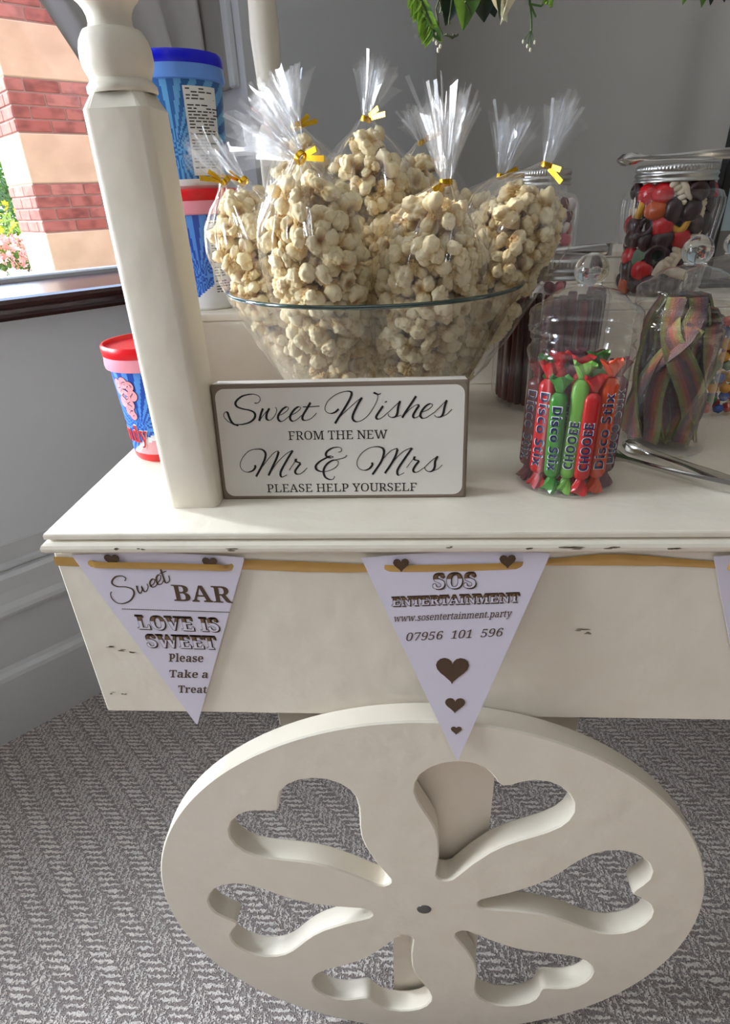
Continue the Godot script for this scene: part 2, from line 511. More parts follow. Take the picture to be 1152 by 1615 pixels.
	M.knob = mat(Color(0.97, 0.98, 0.98, 0.02), 0.05)
	M.knob.refraction_enabled = true
	M.knob.refraction_scale = 0.045
	M.knob.transparency = BaseMaterial3D.TRANSPARENCY_ALPHA
	M.film = clear(Color(0.97, 0.97, 0.98), 0.025, 0.5)
	M.tail = clear(Color(0.97, 0.97, 0.98), 0.03, 0.6)
	M.fold = clear(Color(0.97, 0.97, 0.98), 0.22, 0.6)
	M.steel = mat(Color(0.80, 0.79, 0.77), 0.16, 1.0)
	M.tin = mat(Color(0.74, 0.735, 0.72), 0.28, 1.0)
	M.bolt = mat(Color(0.36, 0.36, 0.36), 0.45, 0.8)
	M.black = mat(Color(0.03, 0.03, 0.032), 0.35)
	M.pale_print = mat(Color(0.72, 0.80, 0.84), 0.12)
	M.grey_print = mat(Color(0.52, 0.50, 0.49), 0.2)
	M.kernel = mat(Color.WHITE, 0.7, 0.0, 0.3)
	M.kernel.vertex_color_use_as_albedo = true
	M.kernel.backlight_enabled = true
	M.kernel.backlight = Color(0.62, 0.56, 0.42)
	M.sugar = mat(Color.WHITE, 0.8)
	M.sugar.vertex_color_use_as_albedo = true
	M.sugar.heightmap_enabled = true
	M.sugar.heightmap_texture = noise_tex(0.25, 256, Color.BLACK, Color.WHITE, 77, 2)
	M.sugar.heightmap_scale = 0.12
	tri_map(M.sugar, Vector3(14, 14, 14))
	M.painted = mat(Color.WHITE, 0.35)
	M.painted.vertex_color_use_as_albedo = true
	M.red_lid = mat(Color(0.90, 0.10, 0.14), 0.3)
	M.red_base = mat(Color(0.88, 0.16, 0.16), 0.35)
	M.blue_lid = mat(Color(0.02, 0.06, 0.85), 0.3)
	M.pink_ring = mat(Color(0.96, 0.62, 0.68), 0.3)
	M.clear_ring = mat(Color(0.42, 0.62, 0.95), 0.3)
	M.white = mat(Color(0.93, 0.93, 0.92), 0.5)
	M.navy = mat(Color(0.10, 0.09, 0.30), 0.5)
	M.text_red = mat(Color(0.78, 0.10, 0.14), 0.5)
	M.text_grey = mat(Color(0.25, 0.25, 0.25), 0.7)
	M.candy_pink = mat(Color(0.94, 0.63, 0.66), 0.6)
	M.leaf_bright = mat(Color(0.42, 0.58, 0.12), 0.5)
	M.leaf_mid = mat(Color(0.24, 0.38, 0.13), 0.5)
	M.leaf_dark = mat(Color(0.10, 0.16, 0.12), 0.45)
	M.twig = mat(Color(0.27, 0.31, 0.20), 0.8)
	M.petal = mat(Color(0.90, 0.88, 0.78), 0.7)
	for k in ["leaf_bright", "leaf_mid", "petal"]:
		M[k].backlight_enabled = true
		M[k].backlight = Color(0.3, 0.4, 0.12) if k != "petal" else Color(0.4, 0.38, 0.3)

# ---------------------------------------------------------------- the room and what lies beyond the window
func put_box(m: MB, a: float, b: float, y0: float, y1: float, c: float, d: float, bevel := 0.0) -> void:
	m.box(room((a + b) / 2, (y0 + y1) / 2, (c + d) / 2), Vector3(absf(b - a), y1 - y0, absf(d - c)), bevel, room_basis())

func sweep(m: MB, prof: Array, a: float, b: float, along_window := true) -> void:     # a profile of (out from the wall, height) run along a wall
	for k in range(prof.size() - 1):
		var p: Vector2 = prof[k]
		var q: Vector2 = prof[k + 1]
		var P := func(s: float, v: Vector2) -> Vector3: return room(s, v.y, v.x) if along_window else room(v.x, v.y, s)
		var out: Vector3 = (INTO if along_window else ALONG) * absf(p.y - q.y) + Vector3.UP * (q.x - p.x) * (1.0 if p.y > q.y else -1.0)
		m.face([P.call(a, p), P.call(b, p), P.call(b, q), P.call(a, q)], out)

func build_room() -> void:
	const L := 4.3
	const W := 4.2
	const H := 2.85
	const WR := 0.583      # right edge of the window opening
	const WL := 1.83       # left edge
	const W2R := 2.05      # a second window further along
	const W2L := 3.05
	var m := MB.new()
	put_box(m, -0.3, L, 0.0, 0.85, -0.3, 0.0)
	put_box(m, -0.3, L, 2.5, H, -0.3, 0.0)
	put_box(m, -0.3, WR, 0.85, 2.5, -0.3, 0.0)
	put_box(m, 1.22, 1.50, 0.85, 2.5, -0.3, -0.02)  # pier added out of view to keep sun off the jars and shelf
	put_box(m, WL, W2R, 0.85, 2.5, -0.3, 0.0)
	put_box(m, W2L, L, 0.85, 2.5, -0.3, 0.0)
	struct("wall_left", m.done(), M.wall, "grey painted wall under and around the window", "wall")
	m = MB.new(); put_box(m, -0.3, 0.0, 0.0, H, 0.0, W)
	struct("wall_back", m.done(), M.wall_dimmed, "plain grey wall behind the jars and popcorn, toned darker against the window light", "wall")
	m = MB.new(); put_box(m, 0.0, L, 0.0, H, W, W + 0.2)
	struct("wall_front", m.done(), M.wall_far, "taupe wall behind the camera", "wall")
	m = MB.new(); put_box(m, L, L + 0.2, 0.0, H, -0.3, W + 0.2)
	struct("wall_right", m.done(), M.wall_far, "taupe wall at the camera's left, outside the view", "wall")
	m = MB.new(); put_box(m, -0.3, L + 0.2, H, H + 0.2, -0.3, W + 0.2)
	struct("ceiling", m.done(), M.ceiling, "pale ceiling of the room", "ceiling")
	var fb := room_box(-0.3, L + 0.2, -0.12, 0.0, -0.3, W + 0.2)
	struct("floor", fb[0], M.carpet, "grey and beige herringbone loop pile carpet", "floor", fb[1])
	# outer wall above and beside the room, added to dim the pier outside
	m = MB.new()
	put_box(m, -7.0, 12.0, H + 0.2, 9.0, -0.3, 0.0); put_box(m, -7.0, -0.302, 0.0, H + 0.2, -0.3, 0.0); put_box(m, L + 0.202, 12.0, 0.0, H + 0.2, -0.3, 0.0)
	struct("wall_outer", m.done(), M.brick_far, "brick outside wall above the room, unseen, added to shade the pier", "wall")
	# tall moulded skirting
	var prof := [Vector2(0, 0.426), Vector2(0.004, 0.424), Vector2(0.004, 0.388), Vector2(0.012, 0.385), Vector2(0.013, 0.378), Vector2(0.007, 0.376), Vector2(0.007, 0.372), Vector2(0.016, 0.370), Vector2(0.021, 0.362), Vector2(0.023, 0.335), Vector2(0.027, 0.312), Vector2(0.033, 0.301), Vector2(0.035, 0.293), Vector2(0.033, 0.286), Vector2(0.025, 0.281), Vector2(0.025, 0.172), Vector2(0.029, 0.163), Vector2(0.035, 0.155), Vector2(0.037, 0.146), Vector2(0.036, 0.0)]
	m = MB.new(); sweep(m, prof, 0.0, L)
	struct("baseboard_left", m.done(), M.skirting, "tall off-white moulded skirting with scuffs under the window", "skirting")
	m = MB.new(); sweep(m, prof, 0.0, W, false)
	struct("baseboard_back", m.done(), M.skirting, "tall off-white moulded skirting of the plain wall", "skirting")
	# scuffs on the skirting's plinth
	# window
	var win := thing("window_1", "wide window left of the cart with a clear pane and dark wooden sill", "window", room(1.2, 0.85, -0.22))
	win.set_meta("kind", "structure")
	m = MB.new()
	put_box(m, WR, WL, 2.44, 2.5, -0.25, -0.19, 0.004); put_box(m, WR, WL, 0.868, 0.882, -0.24, -0.20, 0.003)
	put_box(m, WR, WR + 0.05, 0.882, 2.44, -0.25, -0.19, 0.004); put_box(m, WL - 0.05, WL, 0.882, 2.44, -0.25, -0.19, 0.004)
	part(win, "window_frame", m.done(), M.frame_white)
	for s in [[WR + 0.05, 1.218], [1.502, WL - 0.05]]:
		m = MB.new()
		m.quad(room(s[0], 0.882, -0.221), room(s[0], 2.44, -0.221), room(s[1], 2.44, -0.221), room(s[1], 0.882, -0.221))
		part(win, "pane", m.done(), M.pane)
	m = MB.new()
	sweep(m, [Vector2(-0.20, 0.872), Vector2(0.046, 0.872), Vector2(0.054, 0.869), Vector2(0.057, 0.863), Vector2(0.054, 0.857), Vector2(0.046, 0.854), Vector2(0.044, 0.852), Vector2(0.044, 0.846), Vector2(0.034, 0.842), Vector2(0.030, 0.838), Vector2(0.026, 0.832), Vector2(0.0, 0.830)], WR - 0.06, WL + 0.06)
	part(win, "window_sill", m.done(), M.sill)
	# the opening's right cheek: a panel and a bead
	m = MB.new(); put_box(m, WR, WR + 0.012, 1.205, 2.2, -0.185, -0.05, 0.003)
	struct("trim_1", m.done(), M.wall_dimmed, "raised panel on the window opening's right cheek", "panel")
	m = MB.new(); put_box(m, WR, WR + 0.016, 1.205, 2.5, -0.042, -0.022, 0.003)
	struct("trim_2", m.done(), M.wall, "narrow pale bead beside the panel of the window opening", "moulding")
	# second window, further along the same wall
	win = thing("window_2", "window further along the same wall, outside the view", "window", room(2.55, 0.85, -0.22))
	win.set_meta("kind", "structure")
	m = MB.new()
	for q in [[W2R, W2L, 0.85, 0.9], [W2R, W2L, 2.44, 2.5], [W2R, W2R + 0.05, 0.9, 2.44], [W2L - 0.05, W2L, 0.9, 2.44], [2.52, 2.58, 0.9, 2.44]]:
		put_box(m, q[0], q[1], q[2], q[3], -0.25, -0.19, 0.004)
	part(win, "window_frame", m.done(), M.frame_white)
	m = MB.new(); m.quad(room(W2R + 0.05, 0.9, -0.221), room(W2R + 0.05, 2.44, -0.221), room(W2L - 0.05, 2.44, -0.221), room(W2L - 0.05, 0.9, -0.221))
	part(win, "pane", m.done(), M.pane)
	# curtain drawn back at the right of the window
	m = MB.new()
	var g := []
	for j in 34:
		var y := lerpf(0.89, 2.46, j / 33.0)
		var left := 0.70 + 0.58 * maxf(y - 0.98, 0.0) if y < 1.32 else 0.897 + 0.75 * (y - 1.32)
		left = minf(left, 1.35)
		var row := []
		for i in 61:
			var u := i / 60.0
			var e := lerpf(WR + 0.004, left, u)
			var amp := 0.012 + 0.012 * clampf((y - 1.0) * 1.2, 0.0, 1.0)
			row.append(room(e, y, -0.13 + amp * sin(u * 24.0 + 0.5 * sin(y * 3.0)) + 0.006 * sin(u * 51.0 + y * 4.0)))
		g.append(row)
	m.grid(g)
	tag(part(self, "curtain", m.done(), M.curtain), "pale grey curtain drawn back at the window's right side", "curtain")

func leaf_mesh(len_ := 0.06, wid := 0.03) -> ArrayMesh:
	var m := MB.new()
	for s in [-1.0, 1.0]:
		m.quad(Vector3(0, 0, 0), Vector3(s * wid / 2, len_ * 0.3, wid * 0.18), Vector3(s * wid / 2 * 0.7, len_ * 0.7, wid * 0.12), Vector3(0, len_, 0), 1)
	return m.done()

func flower_mesh(r: float) -> ArrayMesh:
	var m := MB.new()
	for k in 6:
		var f := TAU * k / 6
		var d := Vector3(cos(f), 0.25, sin(f))
		var t := Vector3(-sin(f), 0, cos(f))
		m.face([Vector3.ZERO, d * r * 0.6 + t * r * 0.3, d * r, d * r * 0.6 - t * r * 0.3], Vector3.UP)
	return m.done()

func bush(called: String, label: String, at: Vector3, r: Vector3, leafm: Material, n: int, fm: Material = null, nf := 0, lsize := 0.07) -> void:
	var o := thing(called, label, "shrub", at)
	var stem := MB.new()
	for k in 5:
		var f := TAU * k / 5
		stem.tube([at + Vector3(cos(f) * 0.04, 0, sin(f) * 0.04), at + Vector3(cos(f) * r.x * 0.5, r.y * 1.2, sin(f) * r.z * 0.5)], [0.02, 0.008], 5)
	part(o, "stem", stem.done(), M.twig)
	var xs := []
	for k in n:
		var d := Vector3(rng.randfn(), rng.randfn(), rng.randfn()).normalized() * pow(rng.randf(), 0.4)
		d *= 0.85 + 0.25 * sin(d.x * 7.0 + at.x) * cos(d.z * 6.0)
		xs.append(Transform3D(rand_basis().scaled(Vector3.ONE * rng.randf_range(0.7, 1.4)), at + Vector3(0, r.y, 0) + d * r))
	multi(o, "foliage", leaf_mesh(lsize, lsize * 0.55), leafm, xs)
	if fm:
		xs = []
		for k in nf:
			var d := Vector3(rng.randfn(), absf(rng.randfn()) * 0.8, rng.randfn()).normalized() * rng.randf_range(0.92, 1.08)
			xs.append(Transform3D(rand_basis(), at + Vector3(0, r.y, 0) + d * r))
		multi(o, "blossom", flower_mesh(lsize * 0.75), fm, xs)

func build_outside() -> void:
	# banded brick and stone pier beyond the window
	const PX := Vector3(-2.4795, 0.0, -4.007)
	const Y0 := 0.105
	var pier := thing("brick_pier", "banded pier of red brick and buff stone outside the window", "pier", Vector3(-2.4795, Y0, -4.007) - ALONG * 0.8 - INTO * 0.28)
	var along := -ALONG                     # to the right along the face seen through the window
	var back := -INTO
	var bs := Basis(along, Vector3.UP, -back)
	const WID := 2.4
	const DEP := 0.575
	var m := MB.new()
	m.box(PX + along * (WID / 2) + back * (DEP / 2) + Vector3(0, 1.75, 0), Vector3(WID - 0.016, 3.3, DEP - 0.016), 0.0, bs)
	part(pier, "core", m.done(), M.mortar)
	var bands := [[0.105, 0.55, true], [0.55, 0.8555, false], [0.8555, 1.1535, true], [1.1535, 1.449, false], [1.449, 1.7435, true], [1.7435, 2.04, false], [2.04, 2.93, true], [2.93, 3.3, false]]
	var shapes := {}
	for b in bands:
		if b[2]:
			var n := int(round((b[1] - b[0]) / 0.0743))
			var c: float = (b[1] - b[0]) / n
			for k in n:
				var y: float = b[0] + c * (k + 0.5)
				for f in 2:                      # face 0: along; face 1: the return
					var total: float = WID if f == 0 else DEP
					var p := 0.0 if (k + f) % 2 == 0 else -0.1125
					while p < total - 0.03:
						var a := maxf(p, 0.0 if f == 0 else 0.104 * ((k + 1) % 2) * 0.0)
						var e := minf(p + 0.225, total)
						var len_ := e - a - 0.009
						if len_ > 0.02:
							var key := "%.3f" % len_
							if not shapes.has(key): shapes[key] = box_mesh(Vector3(len_, c - 0.010, 0.10), 0.004)
							var mid := (a + e) / 2.0
							var ctr: Vector3 = PX + Vector3(0, y, 0) + (along * mid + back * 0.05 if f == 0 else back * mid + along * 0.05)
							if f == 0 or mid > 0.1 or true:
								part(pier, "brick", shapes[key], M.brick[rng.randi() % 6], Transform3D((bs if f == 0 else Basis(back, Vector3.UP, along)) * Basis(Vector3.UP, rng.randf_range(-0.004, 0.004)), ctr - (back if f == 0 else along) * rng.randf_range(-0.001, 0.0015)))
						p += 0.225
		else:
			var p := 0.0
			var k := 0
			while p < WID:
				var e := minf(p + (0.9 if k == 0 else 0.75), WID)
				m = MB.new()
				m.box(PX + Vector3(0, (b[0] + b[1]) / 2, 0) + along * (p + e) / 2 + back * DEP / 2, Vector3(e - p - 0.004, b[1] - b[0] - 0.008, DEP + 0.004), 0.006, bs)
				part(pier, "stone_block", m.done(), M.stone)
				p = e
				k += 1
	m = MB.new(); m.box(room(0.5, -0.02, -8.3), Vector3(24, 0.2, 16), 0.0, room_basis())
	var gr := part(self, "ground", m.done(), M.gravel)
	tag(gr, "garden ground outside the window", "ground", "", "structure")
	m = MB.new(); put_box(m, 1.86, 2.02, 0.08, 1.97, -1.9, -0.32, 0.01); put_box(m, 1.84, 2.04, 1.97, 2.03, -1.92, -0.32, 0.01)  # wall added out of view to keep sun off the floor and tabletop
	put_box(m, 1.22, 1.50, 0.08, 2.9, -1.3, -0.302, 0.01)  # buttress added to keep sun off the cheek of the window opening
	tag(part(self, "sun_block_wall", m.done(), M.brick_far), "unseen brick walls added outside to keep sun off the cart top and floor", "wall")
	bush("garden_shrub", "dark green shrub beyond the pier, tallest outside the window", Vector3(-5.75, 0.05, -7.9), Vector3(0.85, 1.0, 0.85), M.leaf_out[3], 2600)
	bush("garden_shrub", "bright green shrub beside the brick pier outside the window", Vector3(-4.65, 0.05, -7.0), Vector3(0.55, 0.5, 0.55), M.leaf_out[2], 1800, M.flower_yellow, 60, 0.06)
	bush("flowering_shrub", "pink flowering shrub low beside the brick pier outside the window", Vector3(-4.02, 0.05, -5.95), Vector3(0.42, 0.36, 0.42), M.leaf_out[1], 1500, M.flower_pink, 420, 0.05)
	bush("flowering_shrub", "white flowering plant nearest the window sill outside", Vector3(-3.5, 0.05, -5.05), Vector3(0.34, 0.23, 0.34), M.leaf_out[0], 1200, M.flower_white, 520, 0.045)
	for k in 7:
		bush("hedge_shrub", "mid green hedge shrub far behind the garden", Vector3(-9.5 + k * 1.35, 0.05, -9.2 - k * 0.9), Vector3(1.1, 1.2, 1.0), M.leaf_out[k % 2], 1300, null, 0, 0.12)
		get_child(get_child_count() - 1).set_meta("group", "hedge shrubs behind the garden")

# ---------------------------------------------------------------- the cart
func arc(c: Vector2, r: float, a0: float, a1: float, n: int) -> Array:
	var o := []
	for k in n + 1:
		var f := lerpf(a0, a1, float(k) / n)
		o.append(c + Vector2(cos(f), sin(f)) * r)
	return o

# half of a wheel heart as (distance from hub, angle off its axis in degrees), tip to notch
const HEART := [[0.0605, 0.0], [0.0615, 4.5], [0.066, 7.6], [0.074, 8.6], [0.100, 10.2], [0.127, 12.4], [0.145, 14.6], [0.160, 17.0], [0.174, 19.2], [0.188, 20.9], [0.202, 21.7], [0.214, 21.3], [0.226, 19.9], [0.236, 17.6], [0.2425, 14.8], [0.2462, 11.8], [0.2462, 8.6], [0.2420, 5.6], [0.2340, 3.3], [0.2265, 1.5], [0.2235, 0.0]]

func wheel_mesh(R: float, z0: float, z1: float) -> ArrayMesh:
	var m := MB.new()
	const B := 0.0016
	for w in 6:
		var ax := deg_to_rad(11.5 + 60.0 * w)
		for s in [-1.0, 1.0]:
			var ins := []
			for h in HEART:
				var f: float = ax + s * deg_to_rad(h[1])
				ins.append(Vector2(cos(f), sin(f)) * h[0])
			var rim := []
			for k in 13:
				var f = ax + s * deg_to_rad(30.0) * k / 12.0
				rim.append(Vector2(cos(f), sin(f)))
			for side in 2:
				# outline of this twelfth: hub, tip, heart, notch, rim, back to the hub
				var poly := PackedVector2Array([Vector2.ZERO])
				for k in ins.size():
					var h: Vector2 = ins[k]
					var t: Vector2 = (ins[mini(k + 1, ins.size() - 1)] - ins[maxi(k - 1, 0)]).normalized()
					var away = Vector2(-t.y, t.x) * s
					if k == 0: away = -h.normalized()
					if k == ins.size() - 1: away = h.normalized()
					poly.append(h + away * B)
				for q in rim: poly.append(q * (R - B))
				var ids := Geometry2D.triangulate_polygon(poly)
				var z := z1 if side == 1 else z0
				for k in range(0, ids.size(), 3):
					var tri := [poly[ids[k]], poly[ids[k + 1]], poly[ids[k + 2]]]
					m.face(tri.map(func(p: Vector2) -> Vector3: return Vector3(p.x, p.y, z)), Vector3(0, 0, 1 if side == 1 else -1))
				var zb := z1 - B if side == 1 else z0 + B
				for k in ins.size() - 1:
					var pa := poly[k + 1]
					var pb := poly[k + 2]
					var qa: Vector2 = ins[k]
					var qb: Vector2 = ins[k + 1]
					var mid := (qa - pa)
					m.face([Vector3(pa.x, pa.y, z), Vector3(pb.x, pb.y, z), Vector3(qb.x, qb.y, zb), Vector3(qa.x, qa.y, zb)], Vector3(mid.x, mid.y, B * (1 if side == 1 else -1)), 3)
				for k in rim.size() - 1:
					var a: Vector2 = rim[k]
					var b: Vector2 = rim[k + 1]
					m.face([Vector3(a.x * (R - B), a.y * (R - B), z), Vector3(b.x * (R - B), b.y * (R - B), z), Vector3(b.x * R, b.y * R, zb), Vector3(a.x * R, a.y * R, zb)], Vector3(a.x, a.y, 1 if side == 1 else -1), 4)
			for k in ins.size() - 1:
				var a: Vector2 = ins[k]
				var b: Vector2 = ins[k + 1]
				var t := (b - a).normalized()
				var inn = Vector2(t.y, -t.x) * s
				m.face([Vector3(a.x, a.y, z0 + B), Vector3(b.x, b.y, z0 + B), Vector3(b.x, b.y, z1 - B), Vector3(a.x, a.y, z1 - B)], Vector3(inn.x, inn.y, 0), 1)
			for k in rim.size() - 1:
				var a: Vector2 = rim[k] * R
				var b: Vector2 = rim[k + 1] * R
				m.face([Vector3(a.x, a.y, z0 + B), Vector3(b.x, b.y, z0 + B), Vector3(b.x, b.y, z1 - B), Vector3(a.x, a.y, z1 - B)], Vector3(a.x, a.y, 0), 2)
	return m.done()

func post_mesh(c: Vector3, half: float, y0: float, yb: float, y1: float) -> ArrayMesh:
	var m := MB.new()
	# square foot with rounded arrises
	var r := 0.0065
	var out := PackedVector2Array()
	for q in 4:
		var cx := (half - r) * (1 if q in [0, 3] else -1)
		var cz := (half - r) * (1 if q in [0, 1] else -1)
		for p in arc(Vector2(cx, cz), r, PI / 2 * q, PI / 2 * (q + 1), 4): out.append(p)
	var n := out.size()
	var rings := []
	for lv in [[y0, 0.993], [y0 + 0.0008, 1.0], [yb, 1.0]]:
		var ring := []
		for p in out: ring.append(c + Vector3(p.x * lv[1], lv[0], p.y * lv[1]))
		rings.append(ring)
	var top := []                                # the shoulders run into the turned ring
	for p in out:
		var d := p.normalized()
		top.append(c + Vector3(d.x * 0.0205, yb + 0.0085 - 0.0, d.y * 0.0205))
	rings.append(top)
	for j in range(rings.size() - 1):
		for i in n:
			m.quad(rings[j][i], rings[j][(i + 1) % n], rings[j + 1][(i + 1) % n], rings[j + 1][i], 7 if j < 2 else -1)
	m.face(rings[0], Vector3.DOWN)
	var pr := [Vector2(0.0205, yb + 0.0085), Vector2(0.0216, yb + 0.0095), Vector2(0.0214, yb + 0.0125), Vector2(0.0200, yb + 0.0140), Vector2(0.0186, yb + 0.0158), Vector2(0.0196, yb + 0.0185), Vector2(0.0213, yb + 0.0222), Vector2(0.0219, yb + 0.0262), Vector2(0.0216, yb + 0.0310), Vector2(0.0204, yb + 0.0355), Vector2(0.0184, yb + 0.0388), Vector2(0.0172, yb + 0.0404), Vector2(0.0139, yb + 0.0412), Vector2(0.0129, yb + 0.0440), Vector2(0.0130, yb + 0.0475), Vector2(0.0143, yb + 0.0508), Vector2(0.0166, yb + 0.0540), Vector2(0.0186, yb + 0.0556), Vector2(0.0188, yb + 0.0580), Vector2(0.0150, yb + 0.062), Vector2(0.0160, yb + 0.075), Vector2(0.0200, yb + 0.14), Vector2(0.0170, yb + 0.21), Vector2(0.0140, yb + 0.26), Vector2(0.0185, yb + 0.27), Vector2(0.0185, y1), Vector2(0.0, y1)]
	m.lathe(pr, 40, c, 0.9)
	return m.done()

func build_cart() -> Node3D:
	const XL := -0.2836
	const XR := 0.80
	const ZB := -0.655
	var cart := thing("sweet_cart", "large cream painted wooden sweet cart with heart cut-out wheel and turned posts", "cart", Vector3((XL + XR) / 2, 0, ZB / 2))
	# top with a moulded edge, mitred at the corners
	var m := MB.new()
	var prof := [Vector2(-0.0020, 0.7750), Vector2(-0.0006, 0.7745), Vector2(0.0, 0.7732), Vector2(0.0, 0.7700), Vector2(-0.0028, 0.7697), Vector2(-0.0028, 0.7680), Vector2(0.0004, 0.7672), Vector2(0.0026, 0.7655), Vector2(0.0036, 0.7630), Vector2(0.0033, 0.7605), Vector2(0.0018, 0.7585), Vector2(-0.0005, 0.7573), Vector2(-0.0035, 0.7570), Vector2(-0.0055, 0.7555), Vector2(-0.0062, 0.7530)]
	var corners := func(o: float, y: float) -> Array: return [Vector3(XL - o, y, ZB - o), Vector3(XR + o, y, ZB - o), Vector3(XR + o, y, o), Vector3(XL - o, y, o)]
	for k in range(prof.size() - 1):
		var a: Array = corners.call(prof[k].x, prof[k].y)
		var b: Array = corners.call(prof[k + 1].x, prof[k + 1].y)
		for i in 4:
			var o: Vector3 = [Vector3(0, 0, -1), Vector3(1, 0, 0), Vector3(0, 0, 1), Vector3(-1, 0, 0)][i]
			var up: float = prof[k + 1].x - prof[k].x
			m.face([a[i], a[(i + 1) % 4], b[(i + 1) % 4], b[i]], o * maxf(prof[k].y - prof[k + 1].y, 1e-4) + Vector3.UP * up)
	m.face(corners.call(prof[0].x, prof[0].y), Vector3.UP)
	m.face(corners.call(prof[-1].x, prof[-1].y), Vector3.DOWN)
	part(cart, "tabletop", m.done(), M.cream)
	var xl := XL - 0.0008
	var bx := func(nm: String, a: Vector3, b: Vector3, bev := 0.0015) -> MeshInstance3D: return part(cart, nm, box_mesh((b - a).abs(), bev, (a + b) / 2.0), M.cream)
	bx.call("front_panel", Vector3(xl, 0.5735, -0.024), Vector3(XR + 0.001, 0.7545, -0.006))
	bx.call("side_panel", Vector3(xl, 0.5735, ZB + 0.024), Vector3(xl + 0.018, 0.7545, -0.0242))
	bx.call("side_panel", Vector3(XR - 0.017, 0.5735, ZB + 0.024), Vector3(XR + 0.001, 0.7545, -0.0242))
	bx.call("back_panel", Vector3(xl, 0.5735, ZB + 0.006), Vector3(XR + 0.001, 0.7545, ZB + 0.0238))
	bx.call("base_board", Vector3(xl + 0.0182, 0.5745, ZB + 0.0242), Vector3(XR - 0.0172, 0.588, -0.0242))
	# stepped shelves at the back
	bx.call("shelf_riser", Vector3(-0.318, 0.7752, -0.402), Vector3(XR - 0.01, 0.8648, -0.385))
	bx.call("shelf", Vector3(-0.32, 0.865, -0.60), Vector3(XR - 0.008, 0.875, -0.3845), 0.0012)
	bx.call("shelf_riser", Vector3(-0.318, 0.8752, -0.557), Vector3(XR - 0.01, 0.910, -0.545))
	bx.call("shelf", Vector3(-0.32, 0.9102, -0.652), Vector3(XR - 0.008, 0.919, -0.543), 0.0012)
	bx.call("shelf_end_and_shade_cheek", Vector3(-0.332, 0.7752, -0.655), Vector3(-0.3205, 0.864, -0.385))
	bx.call("shelf_end_and_shade_cheek", Vector3(-0.293, 0.7752, -0.3845), Vector3(-0.284, 0.885, -0.298), 0.002)  # cheek added behind the post to shade the riser
	# wheels, each with a bolt, and the boards that carry them
	var wm := wheel_mesh(0.2963, -0.0053, 0.018)
	var leg := PackedVector2Array([Vector2(-0.0655, 0.5735), Vector2(-0.0655, 0.46)])
	for p in spline([Vector2(-0.066, 0.44), Vector2(-0.060, 0.40), Vector2(-0.052, 0.33), Vector2(-0.041, 0.26), Vector2(-0.037, 0.20), Vector2(-0.037, 0.10), Vector2(-0.037, 0.0)], 4): leg.append(p)
	leg.append(Vector2(0.069, 0.0)); leg.append(Vector2(0.069, 0.5735))
	for wx in [0.0215, 0.72]:
		m = MB.new()
		m.prism(leg, ZB + 0.012, ZB + 0.032, Transform3D(Basis(), Vector3(wx, 0.0, 0)))
		part(cart, "leg", m.done(), M.cream)
		if wx > 0.1:
			m = MB.new()
			m.prism(leg, -0.030, -0.0098, Transform3D(Basis(), Vector3(wx, 0.0, 0)))
			part(cart, "leg", m.done(), M.cream)
			continue
		var w := part(cart, "wheel", wm, M.cream, Transform3D(Basis(), Vector3(wx, 0.2968, 0)))
		var b := MB.new()
		b.lathe([Vector2(0.0, 0.0188), Vector2(0.0060, 0.0187), Vector2(0.0082, 0.0181), Vector2(0.0084, 0.0170), Vector2(0.0084, -0.004)], 20, Vector3.ZERO, 0.6, Basis(Vector3.RIGHT, PI / 2))
		var inv := MB.new()
		inv.lathe([Vector2(0.0084, -0.004), Vector2(0.0084, 0.0172), Vector2(0.0078, 0.0186), Vector2(0.0055, 0.0193), Vector2(0.0, 0.0195)], 20, Vector3(wx, 0.2968, 0), 0.5, Basis(Vector3.RIGHT, PI / 2))
		part(w, "hub_bolt", inv.done(), M.bolt)
		m = MB.new()
		m.prism(leg, -0.030, -0.0098, Transform3D(Basis(), Vector3(wx, 0.0, 0)))
		part(cart, "leg", m.done(), M.cream)
		part(cart, "rail", box_mesh(Vector3(0.298, 0.046, 0.018), 0.0015, Vector3(wx + 0.001, 0.5505, -0.0405)), M.cream)
	# posts and the rails of the canopy
	part(cart, "post", post_mesh(Vector3(-0.1752, 0, -0.0632), 0.0214, 0.7752, 1.0535, 1.42), M.cream)
	part(cart, "post", post_mesh(Vector3(-0.1795, 0, -0.605), 0.0214, 0.9192, 1.0535, 1.42), M.cream)
	part(cart, "post", post_mesh(Vector3(0.70, 0, -0.0632), 0.0214, 0.7752, 1.0535, 1.42), M.cream)
	part(cart, "post", post_mesh(Vector3(0.70, 0, -0.605), 0.0214, 0.9192, 1.0535, 1.42), M.cream)
	bx.call("canopy_rail", Vector3(-0.21, 1.42, -0.08), Vector3(0.73, 1.46, -0.045))
	bx.call("canopy_rail", Vector3(-0.21, 1.42, -0.625), Vector3(0.73, 1.46, -0.59))
	bx.call("canopy_rail", Vector3(-0.195, 1.4205, -0.589), Vector3(-0.16, 1.4595, -0.081))
	bx.call("canopy_rail", Vector3(0.685, 1.4205, -0.589), Vector3(0.72, 1.4595, -0.081))
	# chips and rubbed spots in the paint
	m = MB.new()
